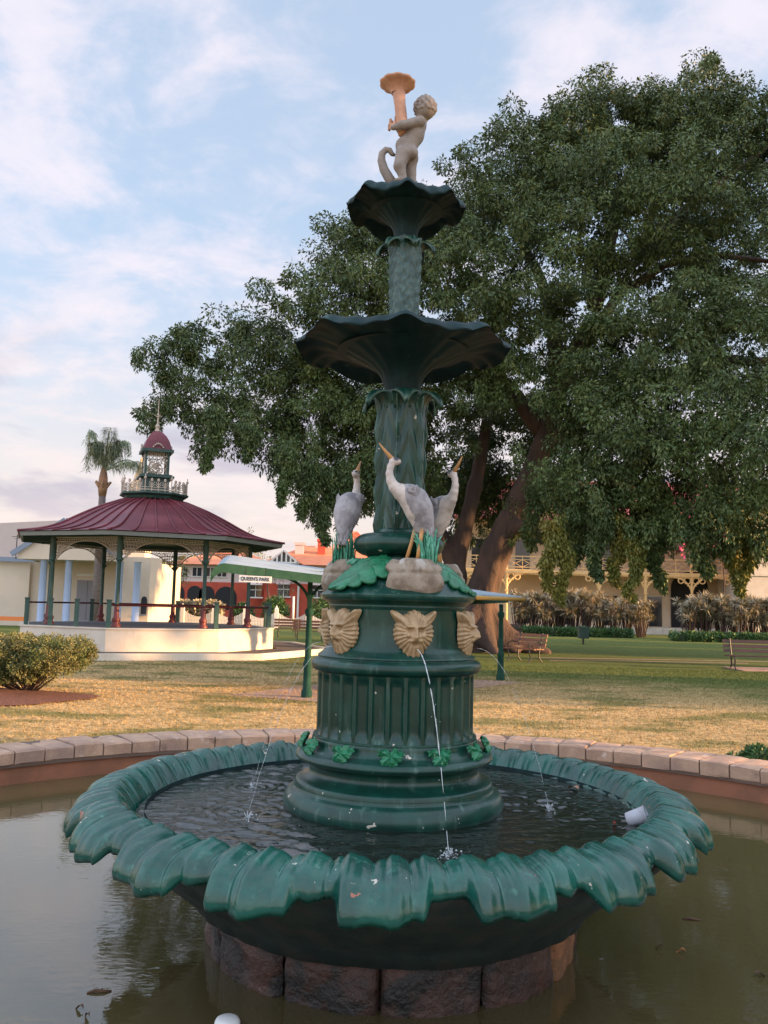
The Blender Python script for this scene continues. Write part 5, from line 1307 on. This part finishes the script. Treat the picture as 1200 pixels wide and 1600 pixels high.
# white picket fence in front
fc = thing('picket_fence', 'white picket fence with curved tops in front of the red house', 'fence', (0, 58, 0))
fx0, fx1 = at(236, 960, 58).x, at(530, 960, 58).x; npan = 6; pl_ = (fx1-fx0)/npan
for i in range(npan+1):
    q = MB(); X = fx0+i*pl_; q.box((X, 0, .6), (.24, .24, 1.2)); q.lathe([(.17, 1.2), (.17, 1.25), (.09, 1.34), (.01, 1.5)], 4, c=(X, 0), a0=PI/4); q.build('fence_post', white, fc)
    if i < npan:
        q = MB(); npk = 18
        for j in range(npk):
            t_ = (j+.5)/npk; hh = .98-.38*math.sin(PI*t_); q.box((X+.12+(pl_-.24)*t_, 0, hh/2+.05), (.075, .03, hh-.05))
        q.bar((X+.12, .03, .3), (X+pl_-.12, .03, .3), .05); q.bar((X+.12, .03, .5), (X+pl_-.12, .03, .5), .05); q.build('picket_panel', white, fc)
for px, w_, lb in ((430, 1.0, 'dark round clipped bush right of the bandstand rail'), (380, .7, 'round dark bush seen through the bandstand'), (505, 1.0, 'spiky bush near the white fence beside the fountain')):
    p = at(px, 960, 62); t_ = thing('round_bush', lb, 'bush', (p.x, 62, 0)); C_ = rng.normal(size=(60, 3)); C_ /= np.linalg.norm(C_, axis=1)[:, None]; C_ = C_*w_*.8+np.array([0, 0, w_]); V_, F_ = leaf_cloud(C_, np.full(60, .35), 60, .16, 0); npmesh('foliage', V_, F_, hedge_leaf, t_); q = MB(); q.tube([(0, 0, 0), (0, 0, w_)], .08, 6); q.build('stem', bark, t_)
hedge('brown hedge behind the white picket fence', at(246, 960, 61).x, at(345, 960, 61).x, 61, 1.5, 1.5, spike_leaf, 500, 'brown_hedge', .2)
# thin trees between park and house
for i, (px, Y, h, w_, lb) in enumerate(((415, 66, 4.2, 2.6, 'small sparse tree before the red house'), (252, 68, 5.2, 2.2, 'pale green tree left of the red house'), (385, 95, 9.5, 3.0, 'tree rising behind the red house roof'), (236, 90, 5.0, 4, 'soft green tree far behind the hall corner'))):
    X = at(px, 950, Y).x; simple_tree('small_tree', lb, (X, Y, 0), [(0, 0, h*.72, w_, w_*.8, h*.30)], (9 if i == 0 else 40), (20 if i == 0 else 36), .18, far_leaf, ([(0, 0, 0), (.2, 0, h*.5), (0, 0, h*.8)], [.13, .09, .03]), 'small trees near the red house', (.3, .6))
q = MB(); q.tube([(0, 0, 0), (0, 0, 2.1)], .07, 8); o = q.build('white_bollard', white, smooth=True, loc=(at(458, 960, 57).x, 57, 0)); tag(o, 'white post standing in front of the picket fence', 'post')
# distant tree belt closing the horizon
def belt(label, x0, x1, Y, h, n):
    C_ = np.stack([rng.uniform(x0, x1, n), Y+rng.uniform(-4, 4, n), rng.uniform(.5, 1, n)*h*(.6+.4*np.sin(np.linspace(0, 40, n)))], 1); V_, F_ = leaf_cloud(C_, rng.uniform(1.5, 3, n), 60, 1.1, 0); o = npmesh('distant_woodland', V_, F_, far_leaf); tag(o, label, 'woodland', kind='stuff')
belt('hazy distant belt of trees behind the houses', -160, 160, 150, 7, 900)
